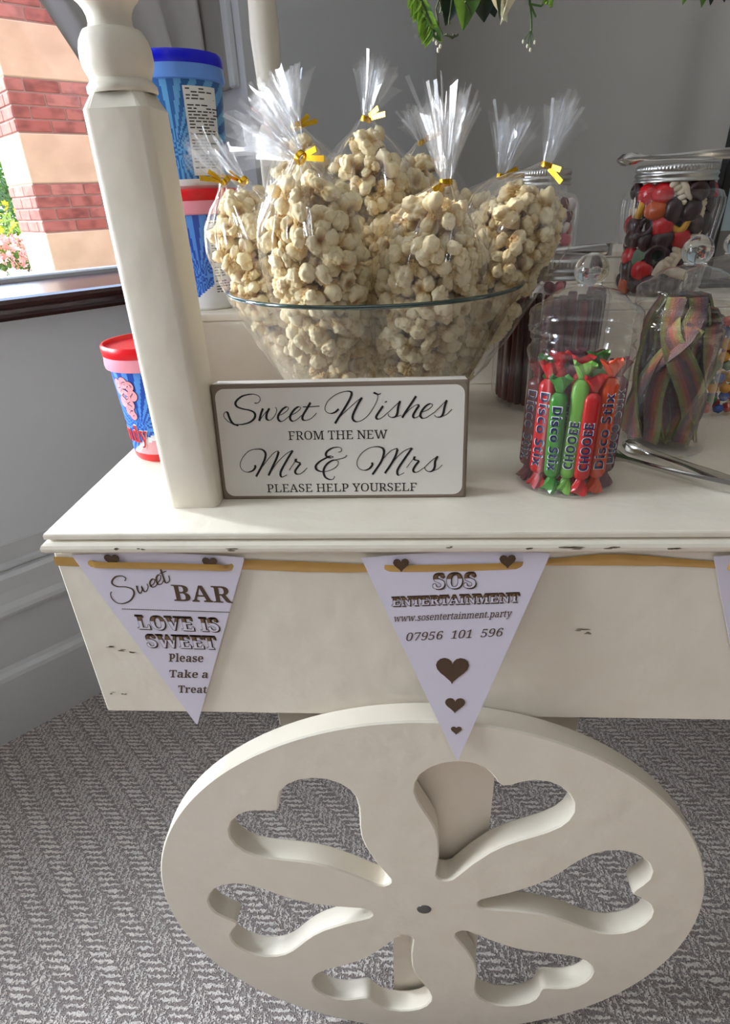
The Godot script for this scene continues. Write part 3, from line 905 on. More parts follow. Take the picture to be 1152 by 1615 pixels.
	var chips := [[0.148, 0.677, -0.0058, 0.006], [0.1535, 0.6735, -0.0058, 0.004], [-0.262, 0.655, -0.0058, 0.004], [-0.252, 0.651, -0.0058, 0.005], [-0.243, 0.648, -0.0058, 0.004], [-0.273, 0.598, -0.0058, 0.003], [-0.262, 0.5975, -0.0058, 0.004], [-0.225, 0.7632, 0.0035, 0.003], [-0.205, 0.7628, 0.0035, 0.004], [-0.13, 0.7626, 0.0035, 0.008], [0.095, 0.7632, 0.0035, 0.003], [0.125, 0.7628, 0.0035, 0.010], [0.155, 0.7630, 0.0035, 0.006], [0.20, 0.7628, 0.0035, 0.007], [0.036, 0.7635, 0.0035, 0.003]]
	for c in chips:
		for k in 3:
			var w: float = c[3] * rng.randf_range(0.4, 1.0)
			var h: float = rng.randf_range(0.0005, 0.0012)
			var ctr := Vector3(c[0] + rng.randf_range(-1, 1) * c[3] * 0.6, c[1] + rng.randf_range(-1, 1) * 0.001, c[2])
			var p := []
			for q in 7:
				var f := TAU * q / 7
				p.append(ctr + Vector3(cos(f) * w * rng.randf_range(0.5, 1), sin(f) * h * rng.randf_range(0.5, 1), 0.0002))
			m.face(p, Vector3.BACK)
	part(cart, "paint_chips", m.done(), M.chip).set_meta("kind", "stuff")
	return cart

func build_sign() -> void:
	const LEAN := 0.138
	var bs := Basis(Vector3.RIGHT, -LEAN)
	var at := Vector3(-0.05, TOP, -0.0565)
	var s := thing("wooden_sign", "white wooden block sign with brown edges reading Sweet Wishes", "sign", at, "", bs)
	var w := 0.2068
	var h := 0.0975
	# block in its own axes: front face at z = 0
	var rr := func(ins: float, r: float) -> PackedVector2Array:
		var o := PackedVector2Array()
		for q in 4:
			var c := Vector2((w / 2 - ins - r) * (1 if q in [0, 3] else -1), h / 2 + (h / 2 - ins - r) * (1 if q in [0, 1] else -1))
			for p in arc(c, r, PI / 2 * q, PI / 2 * (q + 1), 5): o.append(p)
		return o
	var m := MB.new()
	var back: PackedVector2Array = rr.call(0.0, 0.0015)
	m.prism(back, -0.0205, -0.0016)
	var f0: PackedVector2Array = rr.call(0.0, 0.0015)
	var f1: PackedVector2Array = rr.call(0.0018, 0.004)
	for k in f0.size():
		var j := (k + 1) % f0.size()
		var d := f0[k] - Vector2(0, h / 2)
		m.face([Vector3(f0[k].x, f0[k].y, -0.0016), Vector3(f0[j].x, f0[j].y, -0.0016), Vector3(f1[j].x, f1[j].y, -0.0002), Vector3(f1[k].x, f1[k].y, -0.0002)], Vector3(d.x, d.y, 0.05), 2)
	m.face(Array(f1).map(func(p: Vector2) -> Vector3: return Vector3(p.x, p.y, -0.0002)), Vector3.BACK)
	own(s, "block", m.done(), M.sign_edge)
	m = MB.new()
	var f2: PackedVector2Array = rr.call(0.0034, 0.0075)
	m.prism(f2, -0.0002, 0.0)
	own(s, "face", m.done(), M.sign_face)
	m = MB.new()
	m.box(Vector3(0, h, -0.0112), Vector3(w - 0.003, 0.0006, 0.0170), 0.0002)
	own(s, "top_edge", m.done(), M.sign_face)
	for q in [["FROM THE NEW", -0.0926, -0.0115, 0.0517, 0.0072], ["PLEASE HELP YOURSELF", -0.1143, 0.0121, 0.0066, 0.0071]]:
		own(s, "lettering", lettering(q[0], "Droid Serif", false, q[1] + 0.05, q[2] + 0.05, q[3], q[4]), M.ink)
	for row in [SCRIPT_SWEET, SCRIPT_WISHES, SCRIPT_MR, SCRIPT_MRS]:
		own(s, "lettering", pen(row, 0.00055, 0.0020), M.ink, Transform3D(Basis(), Vector3(0.05, 0, 0)))

func slotted_pennant(s: Node3D, tl: Vector2, tr: Vector2, tip: Vector2, sl: Vector2, sr: Vector2) -> void:
	# a paper triangle with two slots for the ribbon and two small hearts cut above the ribbon
	var p := PackedVector2Array()
	var bow := []
	for k in 9:
		var t := k / 8.0
		bow.append(tl.lerp(tr, t) + Vector2(0, 0.003 * sin(PI * t)))
	for q in bow: p.append(q)
	p.append(tr + Vector2(-0.001, -0.004)); p.append(tip + Vector2(0.0006, 0.001)); p.append(tip + Vector2(-0.0006, 0.001))
	var m := MB.new()
	m.prism(p, -0.0005, 0.0)
	own(s, "paper", m.done(), M.paper)

func triple_text(s: Node3D, text: String, x0: float, x1: float, y: float, cap: float, slope: float) -> void:
	# fairground slab letters: a brown shade to the lower right, a brown outline, a pale face below brown tops
	var o := 0.00042
	for d in [Vector2(0.0011, -0.0012), Vector2(0.0005, -0.0006), Vector2(o, o), Vector2(-o, o), Vector2(o, -o), Vector2(-o, -o)]:
		own(s, "lettering", lettering(text, "Droid Serif", true, x0 + d.x, x1 + d.x, y + d.y, cap, 0.0, slope, 0.0001, 0.00015), M.brown_ink)
	own(s, "lettering_face", below(lettering(text, "Droid Serif", true, x0, x1, y, cap, 0.0, slope, 0.0003, 0.00015), y + cap * 0.60, slope, x0), M.paper)
	own(s, "lettering_face", below(lettering(text, "Droid Serif", true, x0 + 0.0004, x1 - 0.0004, y + 0.0004, cap - 0.0008, 0.0, slope, 0.0002, 0.0001), y + cap * 0.9, slope, x0), M.tan_ink)

# the part of a flat mesh below a sloping line
func below(mesh: ArrayMesh, y: float, slope: float, x0: float) -> ArrayMesh:
	var arr := mesh.surface_get_arrays(0)
	var v: PackedVector3Array = arr[Mesh.ARRAY_VERTEX]
	var idx: PackedInt32Array = arr[Mesh.ARRAY_INDEX] if arr[Mesh.ARRAY_INDEX] != null else PackedInt32Array(range(v.size()))
	var m := MB.new()
	for k in range(0, idx.size(), 3):
		var p := [v[idx[k]], v[idx[k + 1]], v[idx[k + 2]]]
		var out := []
		for i in 3:
			var a: Vector3 = p[i]
			var b: Vector3 = p[(i + 1) % 3]
			var da := y + slope * (a.x - x0) - a.y
			var db := y + slope * (b.x - x0) - b.y
			if da >= 0.0: out.append(a)
			if (da >= 0.0) != (db >= 0.0): out.append(a.lerp(b, da / (da - db)))
		if out.size() >= 3:
			var nn: Vector3 = (p[1] - p[0]).cross(p[2] - p[0])
			m.face(out, -nn)
	return m.done()

func build_bunting() -> void:
	var hearts := func(s: Node3D, places: Array, w: float, slope: float) -> void:
		for q in places:
			var m := MB.new()
			m.prism(heart_outline(w, w * 0.92, 20), 0.0009, 0.0014, Transform3D(Basis(Vector3.BACK, slope), Vector3(q.x, q.y, 0)))
			own(s, "heart", m.done(), M.brown_ink)
	# SWEET BAR pennants: the left one, and a copy at the right edge
	for k in 2:
		var at := Vector3(-0.1976, 0.7512, -0.0035) if k == 0 else Vector3(0.3055, 0.7505, -0.0035)
		var s := thing("pennant", ["lilac white paper pennant lettered Sweet Bar, hung below the left post", "lilac white paper pennant lettered Sweet Bar, cut off by the right edge"][k], "pennant", at, "", Basis(Vector3.BACK, 0.0 if k == 0 else 0.03))
		slotted_pennant(s, Vector2(-0.0702, 0.0022), Vector2(0.0717, -0.0006), Vector2(-0.0004, -0.1915), Vector2(-0.0527, -0.006), Vector2(0.0584, -0.0105))
		own(s, "lettering", pen(SCRIPT_BUNTING, 0.0009, 0.0017), M.brown_ink)
		own(s, "lettering", lettering("BAR", "Droid Serif", true, 0.0065, 0.0560, -0.0436, 0.0168, 0.0, -0.045), M.brown_ink)
		var m := MB.new()
		for d in 62:
			m.box(Vector3(-0.0405 + d * 0.0015, -0.0524 - d * 0.0000492, 0.0001), Vector3(0.0009, 0.0008, 0.0003), 0.0)
		own(s, "dotted_line", m.done(), M.brown_ink)
		triple_text(s, "LOVE IS", -0.0314, 0.0400, -0.0735, 0.0148, -0.038)
		triple_text(s, "SWEET", -0.0274, 0.0345, -0.0940, 0.0145, -0.03)
		own(s, "lettering", lettering("Please", "Droid Serif", true, -0.0121, 0.0203, -0.1112, 0.0093, 0.28, -0.012), M.brown_ink)
		own(s, "lettering", lettering("Take a", "Droid Serif", true, -0.0141, 0.0211, -0.1303, 0.0090, 0.28, -0.01), M.brown_ink)
		own(s, "lettering", lettering("Treat", "Droid Serif", true, -0.0095, 0.0176, -0.1492, 0.0090, 0.28, -0.01), M.brown_ink)
		hearts.call(s, [Vector2(-0.0367, -0.0028), Vector2(0.0435, -0.0058)], 0.0125, -0.03)
	# SOS pennant, its tip hanging out over the wheel
	var tilt := 0.130
	var s2 := thing("pennant", "lilac white paper pennant with brown hearts and a phone number, tip over the wheel", "pennant", Vector3(0.0403, 0.7535, -0.0012), "", Basis(Vector3.RIGHT, -tilt))
	slotted_pennant(s2, Vector2(-0.0726, -0.0020), Vector2(0.0727, 0.0020), Vector2(0.0076, -0.2035), Vector2(-0.0563, -0.0115), Vector2(0.0572, -0.0083))
	triple_text(s2, "SOS", -0.0163, 0.0168, -0.0288, 0.0135, 0.035)
	triple_text(s2, "ENTERTAINMENT", -0.0490, 0.0512, -0.0446, 0.0081, 0.043)
	own(s2, "lettering", lettering("www.sosentertainment.party", "Droid Serif", false, -0.0474, 0.0469, -0.0594, 0.0062, 0.2, 0.056), M.brown_ink)
	own(s2, "lettering", lettering("07956  101  596", "Droid Serif", false, -0.0376, 0.0409, -0.0776, 0.0076, 0.2, 0.066), M.brown_ink)
	for q in [[0.0008, -0.1070, 0.0275, 0.0262], [0.0040, -0.1425, 0.0172, 0.0160], [0.0057, -0.1693, 0.0094, 0.0088]]:
		var m := MB.new()
		m.prism(heart_outline(q[2], q[3], 28), 0.0, 0.0003, Transform3D(Basis(), Vector3(q[0], q[1], 0)))
		own(s2, "heart", m.done(), M.brown_ink)
	hearts.call(s2, [Vector2(-0.0413, -0.0080), Vector2(0.0405, -0.0050)], 0.0125, 0.04)
	# the gold ribbon, threaded through the pennants
	var path := [[-0.2846, 0.7462, -0.0052, 0.0086], [-0.262, 0.7452, -0.0050, 0.0086], [-0.2525, 0.7450, -0.0032, 0.0066], [-0.245, 0.7446, -0.0018, 0.0062], [-0.200, 0.7438, -0.0016, 0.0064], [-0.150, 0.7420, -0.0018, 0.0062], [-0.1405, 0.7410, -0.0030, 0.0058], [-0.125, 0.7425, -0.0050, 0.0090], [-0.08, 0.7405, -0.0052, 0.0100], [-0.034, 0.7392, -0.0050, 0.0080], [-0.0185, 0.7412, -0.0034, 0.0064], [-0.010, 0.7424, 0.0004, 0.0066], [0.04, 0.7432, 0.0006, 0.0066], [0.088, 0.7448, 0.0002, 0.0062], [0.0965, 0.7455, -0.0030, 0.0056], [0.118, 0.7448, -0.0050, 0.0062], [0.15, 0.7465, -0.0052, 0.0102], [0.18, 0.7462, -0.0050, 0.0098], [0.212, 0.7440, -0.0052, 0.0072], [0.245, 0.7415, -0.0048, 0.0062], [0.254, 0.7420, -0.0016, 0.0060], [0.30, 0.7425, -0.0014, 0.0062], [0.36, 0.7405, -0.0018, 0.0062], [0.368, 0.7405, -0.0050, 0.0080], [0.50, 0.7400, -0.0052, 0.0090], [0.80, 0.7450, -0.0052, 0.0090]]
	var m := MB.new()
	var pts := []
	for q in path: pts.append(Vector4(q[0], q[1], q[2], q[3]))
	var sp := spline(pts, 5)
	var g := []
	for q in sp:
		var row := []
		for i in 6:
			var u := i / 5.0 - 0.5
			row.append(Vector3(q.x, q.y + u * q.w, q.z + 0.0005 * cos(u * 3.0) + 0.00015 * sin(q.x * 190.0 + u * 4.0)))
		g.append(row)
	m.grid(g)
	tag(part(self, "ribbon", m.done(), M.gold), "gold satin ribbon threaded through the paper pennants along the cart front", "ribbon")

# ---------------------------------------------------------------- tubs of candy floss
# a tub wrapped in a printed sleeve; turn rotates the print round the tub (0 = printed front towards +z)
func ring_band(m: MB, r0: float, y0: float, r1: float, y1: float, a0: float, a1: float, c: Color, n := 10) -> void:
	m.col(c)
	for k in n:
		var fa := lerpf(a0, a1, float(k) / n)
		var fb := lerpf(a0, a1, float(k + 1) / n)
		var da := Vector3(sin(fa), 0, cos(fa))
		var db := Vector3(sin(fb), 0, cos(fb))
		m.face([da * r0 + Vector3(0, y0, 0), db * r0 + Vector3(0, y0, 0), db * r1 + Vector3(0, y1, 0), da * r1 + Vector3(0, y1, 0)], da + db, 1)

func on_tub(rb: float, rt: float, y0: float, y1: float, u: float, v: float, lift: float) -> Vector3:    # u = angle, v = height
	var r := lerpf(rb, rt, (v - y0) / (y1 - y0)) + lift
	return Vector3(sin(u) * r, v, cos(u) * r)

func blob_on(m: MB, rb: float, rt: float, y0: float, y1: float, u: float, v: float, w: float, h: float, lift: float, n := 14) -> void:
	var p := []
	for k in n:
		var f := TAU * k / n
		p.append(on_tub(rb, rt, y0, y1, u + cos(f) * w / rt, v + sin(f) * h, lift))
	m.face(p, Vector3(sin(u), 0, cos(u)))

func curl_text(mesh: ArrayMesh, rb: float, rt: float, y0: float, y1: float, u0: float, lift: float) -> ArrayMesh:
	var arr := mesh.surface_get_arrays(0)
	var v: PackedVector3Array = arr[Mesh.ARRAY_VERTEX]
	for k in v.size():
		v[k] = on_tub(rb, rt, y0, y1, u0 + v[k].x / rt, v[k].y, lift + v[k].z)
	var st := SurfaceTool.new()
	st.begin(Mesh.PRIMITIVE_TRIANGLES)
	st.set_smooth_group(-1)
	var idx: PackedInt32Array = arr[Mesh.ARRAY_INDEX] if arr[Mesh.ARRAY_INDEX] != null else PackedInt32Array(range(v.size()))
	for i in idx: st.add_vertex(v[i])
	st.generate_normals()
	return st.commit()

func tub(label: String, at: Vector3, rt: float, rb: float, h: float, red: bool, turn: float, kind: int) -> void:
	var s := thing("candy_floss_tub", label, "tub", at, "", Basis(Vector3.UP, turn))
	var lid := rt + 0.0028
	var y1 := h * 0.80
	var yb := h * 0.075
	# sleeve with a sunburst
	var m := MB.new()
	var dark := Color(0.02, 0.09, 0.48) if kind != 1 else Color(0.03, 0.14, 0.42)
	var light := Color(0.11, 0.33, 0.84) if kind != 1 else Color(0.14, 0.42, 0.76)
	var cy := h * 0.30
	var N := 216
	var J := 44
	for i in N:
		for j in J:
			var va := lerpf(yb, y1, float(j) / J)
			var vb := lerpf(yb, y1, float(j + 1) / J)
			var u := TAU * (i + 0.5) / N - PI
			var uw := fposmod(u + PI / 2, PI) - PI / 2
			var ray := fposmod(atan2((va + vb) / 2 - cy, uw * rt) / TAU * 26.0, 1.0) < 0.5
			var c := dark if ray else light
			if kind == 2 and (va + vb) / 2 < h * (0.16 + 0.22 * u): c = Color(0.86, 0.86, 0.86)
			if kind == 0 and (va + vb) / 2 < h * 0.30:
				var edge := h * (0.165 + 0.11 * sin(u * 2.0 + 0.4))
				if (va + vb) / 2 < edge: c = Color(0.88, 0.42, 0.45) if (va + vb) / 2 < edge - h * 0.05 else Color(0.86, 0.86, 0.86)
			m.col(c)
			var ua := TAU * i / N - PI
			var ub := TAU * (i + 1) / N - PI
			m.face([on_tub(rb, rt, yb, y1, ua, va, 0), on_tub(rb, rt, yb, y1, ub, va, 0), on_tub(rb, rt, yb, y1, ub, vb, 0), on_tub(rb, rt, yb, y1, ua, vb, 0)], Vector3(sin(u), 0, cos(u)), 1)
	own(s, "sleeve", m.done(), M.painted)
	m = MB.new()
	m.lathe([Vector2(0, 0), Vector2(rb * 0.93, 0.0), Vector2(rb * 0.985, 0.003), Vector2(rb, yb)], 48)
	own(s, "base", m.done(), M.red_base if kind == 0 else M.white)
	m = MB.new()
	m.lathe([Vector2(rt, y1), Vector2(lid + 0.0008, y1 + 0.001), Vector2(lid + 0.0014, y1 + 0.004), Vector2(lid + 0.0005, h * 0.915)], 56)
	own(s, "rim_ring", m.done(), M.pink_ring if red else M.clear_ring)
	m = MB.new()
	m.lathe([Vector2(lid, h * 0.905), Vector2(lid + 0.0012, h * 0.915), Vector2(lid + 0.0014, h * 0.985), Vector2(lid + 0.0004, h), Vector2(lid - 0.0012, h), Vector2(lid - 0.0022, h - 0.0035), Vector2(0.0, h - 0.0035)], 56, Vector3.ZERO, 0.8)
	own(s, "lid", m.done(), M.red_lid if red else M.blue_lid)
	if kind == 0:
		# a puff of candy floss, an outlined word
		var o := MB.new()
		var q := MB.new()
		for b in [[0.0, 0.0, 0.0065], [-0.006, 0.006, 0.0055], [0.004, 0.007, 0.0068], [-0.005, -0.006, 0.0055], [0.0035, -0.008, 0.0055], [0.009, 0.001, 0.0055], [0.001, -0.014, 0.0058], [-0.007, 0.012, 0.0045], [0.0015, 0.013, 0.0055], [0.008, 0.010, 0.005], [0.004, -0.019, 0.0045]]:
			blob_on(o, rb, rt, yb, y1, (b[0] - 0.009) / rt, h * 0.60 + b[1], b[2] + 0.0006, b[2] + 0.0006, 0.0003)
			blob_on(q, rb, rt, yb, y1, (b[0] - 0.009) / rt, h * 0.60 + b[1], b[2], b[2], 0.0005)
		own(s, "print", o.done(), M.navy)
		own(s, "print", q.done(), M.candy_pink)
		own(s, "print", curl_text(lettering("Candy", "Droid Serif", true, -0.046, 0.0055, h * 0.185, 0.0165, 0.0, 0.0, 0.0, 0.0002), rb, rt, yb, y1, 0.0, 0.0008), M.text_red)
		own(s, "print", curl_text(lettering("Candy", "Droid Serif", true, -0.0475, 0.0065, h * 0.180, 0.0180, 0.0, 0.0, 0.0, 0.0001), rb, rt, yb, y1, 0.0, 0.0004), M.white)
	else:
		# a pale panel of small print
		m = MB.new()
		var u0 := 0.30
		var u1 := 1.08
		for k in 8:
			var a := lerpf(u0, u1, k / 8.0)
			var b := lerpf(u0, u1, (k + 1) / 8.0)
			m.face([on_tub(rb, rt, yb, y1, a, h * 0.10, 0.0004), on_tub(rb, rt, yb, y1, b, h * 0.10, 0.0004), on_tub(rb, rt, yb, y1, b, h * 0.755, 0.0004), on_tub(rb, rt, yb, y1, a, h * 0.755, 0.0004)], Vector3(sin(a), 0, cos(a)), 1)
		own(s, "print", m.done(), M.white)
		m = MB.new()
		for k in 26:
			var v := h * (0.73 - 0.023 * k)
			if k in [4, 15, 20]: continue
			var x := u0 + 0.05
			while x < u1 - 0.12:
				var wd := rng.randf_range(0.05, 0.18)
				if rng.randf() < 0.85:
					m.face([on_tub(rb, rt, yb, y1, x, v, 0.0006), on_tub(rb, rt, yb, y1, x + wd, v, 0.0006), on_tub(rb, rt, yb, y1, x + wd, v + h * 0.010, 0.0006), on_tub(rb, rt, yb, y1, x, v + h * 0.010, 0.0006)], Vector3(sin(x), 0, cos(x)))
				x += wd + 0.035
		own(s, "print", m.done(), M.text_grey)
		m = MB.new()
		for e in [[h * 0.66, 0.0], [h * 0.42, 0.0]]:
			m.face([on_tub(rb, rt, yb, y1, u0 + 0.04, e[0], 0.0006), on_tub(rb, rt, yb, y1, u1 - 0.06, e[0], 0.0006), on_tub(rb, rt, yb, y1, u1 - 0.06, e[0] + 0.0007, 0.0006), on_tub(rb, rt, yb, y1, u0 + 0.04, e[0] + 0.0007, 0.0006)], Vector3(sin(0.7), 0, cos(0.7)))
		own(s, "print", m.done(), M.text_grey)

# ---------------------------------------------------------------- popcorn
func make_kernels() -> void:
	var base := MB.new()
	# directions of a sphere: an octahedron split into small triangles
	var tris := []
	var ax := [Vector3.RIGHT, Vector3.UP, Vector3.BACK]
	for sx in [-1, 1]:
		for sy in [-1, 1]:
			for sz in [-1, 1]:
				var t := [Vector3(sx, 0, 0), Vector3(0, sy, 0), Vector3(0, 0, sz)]
				if sx * sy * sz > 0: t = [t[0], t[2], t[1]]
				tris.append(t)
	for it in 4:
		var nx := []
		for t in tris:
			var ab: Vector3 = (t[0] + t[1]).normalized()
			var bc: Vector3 = (t[1] + t[2]).normalized()
			var ca: Vector3 = (t[2] + t[0]).normalized()
			nx.append_array([[t[0], ab, ca], [ab, t[1], bc], [ca, bc, t[2]], [ab, bc, ca]])
		tris = nx
	var nz := FastNoiseLite.new()
	nz.frequency = 1.5; nz.fractal_octaves = 4
	for v in 12:
		nz.seed = 100 + v
		var lobes := []
		for k in rng.randi_range(5, 8):
			var d := Vector3(rng.randfn(), rng.randfn(), rng.randfn()).normalized()
			d.y *= 0.8
			lobes.append([d * rng.randf_range(0.36, 0.66), rng.randf_range(0.28, 0.46)])
		var hull := Vector3(rng.randfn(), rng.randfn(), rng.randfn()).normalized()
		var toast := rng.randf_range(0.55, 0.85)
		var m := MB.new()
		var shape := func(d: Vector3) -> Array:
			var best := 0.36
			var second := 0.0
			for l in lobes:
				var t: float = d.dot(l[0])
				var disc: float = l[1] * l[1] - (l[0].length_squared() - t * t)
				if disc > 0.0 and t + sqrt(disc) > 0.0:
					var r := t + sqrt(disc)
					if r > best: second = best; best = r
					elif r > second: second = r
			var dent := clampf((d.dot(hull) - 0.82) * 5.0, 0.0, 1.0)
			best *= 1.0 - dent * 0.45
			best += nz.get_noise_3dv(d * 1.9) * 0.17
			return [best * 0.5, best - second, dent]
		for t in tris:
			m.st.set_smooth_group(1)
			for k in [0, 2, 1]:
				var d: Vector3 = t[k]
				var s: Array = shape.call(d)
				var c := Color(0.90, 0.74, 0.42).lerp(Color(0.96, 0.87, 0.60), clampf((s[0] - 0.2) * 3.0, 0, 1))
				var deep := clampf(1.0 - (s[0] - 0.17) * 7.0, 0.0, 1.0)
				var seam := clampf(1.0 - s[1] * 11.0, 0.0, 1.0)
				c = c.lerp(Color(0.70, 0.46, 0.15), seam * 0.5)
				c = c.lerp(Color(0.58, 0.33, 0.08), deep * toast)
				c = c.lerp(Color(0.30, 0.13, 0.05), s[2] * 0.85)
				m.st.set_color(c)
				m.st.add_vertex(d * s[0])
		kernels.append(m.done())

func bag_radius(t: float, R: float) -> float:
	var pts := [[0.0, 0.22], [0.10, 0.46], [0.25, 0.70], [0.42, 0.88], [0.58, 0.98], [0.70, 1.0], [0.80, 0.94], [0.87, 0.76], [0.93, 0.46], [0.97, 0.20], [1.0, 0.08]]
	for k in range(pts.size() - 1):
		if t <= pts[k + 1][0]:
			var u: float = (t - pts[k][0]) / (pts[k + 1][0] - pts[k][0])
			return R * lerpf(pts[k][1], pts[k + 1][1], smoothstep(0.0, 1.0, u) * 0.4 + u * 0.6)
	return R * 0.1

# a clear cone bag from its foot to the tie at its neck, filled with popcorn, its top fanning out to tip
func popcorn_bag(label: String, foot: Vector3, neck: Vector3, R: float, tip: Vector3, spread: float, tie_dir: Vector3, seed_: int, singles := true, shy := 0.0) -> void:
	tip = neck + (tip - neck) * 1.12
	spread *= 1.2
	rng.seed = seed_
	var b := thing("popcorn_bag", label, "bag", foot, "popcorn bags in the glass bowl")
	var L := foot.distance_to(neck)
	var ay := (neck - foot).normalized()
	var ax := ay.cross(Vector3.BACK).normalized()
	var az := ax.cross(ay)
	var eye := Vector3(0, 1.0, 0.38)
	var D := 0.0210
	var front := []
	var rest := []
	var layers := [[0.60, 1.0], [1.40, 1.0], [2.2, 1.0]]
	for ly in layers:
		var s := D * 0.5
		while s < L * 0.925:
			var t := s / L
			var r: float = bag_radius(t, R) - D * ly[0]
			if r < 0.0:
				if ly[0] < 1.0: r = 0.0
				else:
					s += D * 0.8
					continue
			var n := maxi(1, int(round(TAU * r / (D * 0.80))))
			var off := rng.randf() * TAU
			for i in n:
				var f := off + TAU * i / n + rng.randf_range(-0.12, 0.12)
				var rad := ax * cos(f) + az * sin(f)
				var p := foot + ay * (s + rng.randf_range(-0.2, 0.2) * D) + rad * (r + rng.randf_range(-0.16, 0.10) * D)
				var sc := D * rng.randf_range(1.25, 1.70)
				var xf := Transform3D(rand_basis() * Basis.from_scale(Vector3(sc, sc * rng.randf_range(0.72, 1.0), sc * rng.randf_range(0.85, 1.1))), p)
				if ly[0] < 1.0 and (rad * 0.9 + ay * 0.35 * (t - 0.5)).dot((eye - p).normalized()) > 0.02 + shy and singles: front.append(xf)
				else: rest.append(xf)
			s += D * 0.78
	for xf in front:
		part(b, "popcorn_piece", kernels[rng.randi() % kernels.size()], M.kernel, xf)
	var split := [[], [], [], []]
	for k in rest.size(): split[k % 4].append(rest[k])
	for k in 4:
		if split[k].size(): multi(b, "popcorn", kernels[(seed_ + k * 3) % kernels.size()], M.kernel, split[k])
	# film
	var m := MB.new()
	var g := []
	var ph := rng.randf() * TAU
	var nz := FastNoiseLite.new()
	nz.seed = seed_; nz.frequency = 0.9; nz.fractal_octaves = 2
	var N := 96
	for j in 44:
		var t := j / 43.0
		var row := []
		for i in N:
			var f := TAU * i / N
			var wr := smoothstep(0.55, 0.95, t)
			var r := bag_radius(t, R) * (1.0 + wr * (0.15 * sin(f * 9.0 + ph) + 0.09 * sin(f * 16.0 + 2.0 * ph) + 0.05 * sin(f * 25.0))) + 0.0022
			r += 0.0022 * nz.get_noise_3d(cos(f) * 3.0, t * 7.0, sin(f) * 3.0)
			row.append(foot + ay * t * L + (ax * cos(f) + az * sin(f)) * r)
		g.append(row)
	m.grid(g, 1, true)
	part(b, "film", m.done(), M.film)
	# gathered top: pleated sheets fanning out
	var ty := (tip - neck).normalized()
	var tx := ty.cross(Vector3.BACK).normalized()
	var tz := tx.cross(ty)
	var TL := neck.distance_to(tip)
	m = MB.new()
	for sheet in 3:
		g = []
		ph = rng.randf() * TAU
		N = 40
		var jag := []
		for i in N: jag.append(rng.randf_range(0.78, 1.08))
		var rr := []
		for i in N: rr.append(rng.randf_range(0.55, 1.15))
		for j in 9:
			var t := j / 8.0
			var row := []
			for i in N:
				var f := TAU * i / N
				var r := lerpf(0.0032, spread * (0.55 + 0.25 * sheet), pow(t, 0.85))
				r *= lerpf(1.0, rr[i] * (0.75 + 0.35 * sin(f * 9.0 + ph)), minf(t * 3.0, 1.0))
				row.append(neck + ty * TL * t * lerpf(1.0, jag[i] * (1.0 - 0.12 * sheet), t) + tx * cos(f) * r + tz * sin(f) * r * 0.55)
			g.append(row)
		m.grid(g, -1, true)
	part(b, "gathered_top", m.done(), M.tail)
	# sharp folds of the gathered top, where the film lies double
	m = MB.new()
	for k in 7:
		var f := TAU * k / 7.0 + rng.randf_range(-0.25, 0.25)
		var out := (tx * cos(f) + tz * sin(f) * 0.6) * spread * rng.randf_range(0.45, 1.05)
		var e := neck + ty * TL * rng.randf_range(0.75, 1.08) + out
		var a := neck + out.normalized() * 0.003
		var w := (e - a).cross(Vector3(rng.randfn(), rng.randfn(), rng.randfn())).normalized()
		var mid := (a + e) / 2 - out * 0.12
		m.quad(a - w * 0.0004, a + w * 0.0004, mid + w * 0.0011, mid - w * 0.0009)
		m.quad(mid - w * 0.0009, mid + w * 0.0011, e + w * 0.0022, e - w * 0.0012)
	part(b, "fold", m.done(), M.fold)
	# gold twist tie
	m = MB.new()
	m.lathe([Vector2(0.0042, -0.0022), Vector2(0.0052, -0.0020), Vector2(0.0054, 0.0), Vector2(0.0052, 0.0020), Vector2(0.0042, 0.0022)], 18, neck, 0.4, Basis(tx, ty, tz))
	for s in [1.0, 0.72]:
		var d := (tie_dir.normalized() + Vector3(0, (1.0 - s) * 1.6, 0.2)).normalized()
		var side := d.cross(ty).normalized()
		var a := neck + d * 0.004
		var e = neck + d * (0.022 * s)
		var wv := ty * 0.0022
		m.box((a + e) / 2, Vector3(a.distance_to(e), 0.0042, 0.0006), 0.0001, Basis(d, side.cross(d).normalized(), side))
	part(b, "twist_tie", m.done(), M.gold_foil)

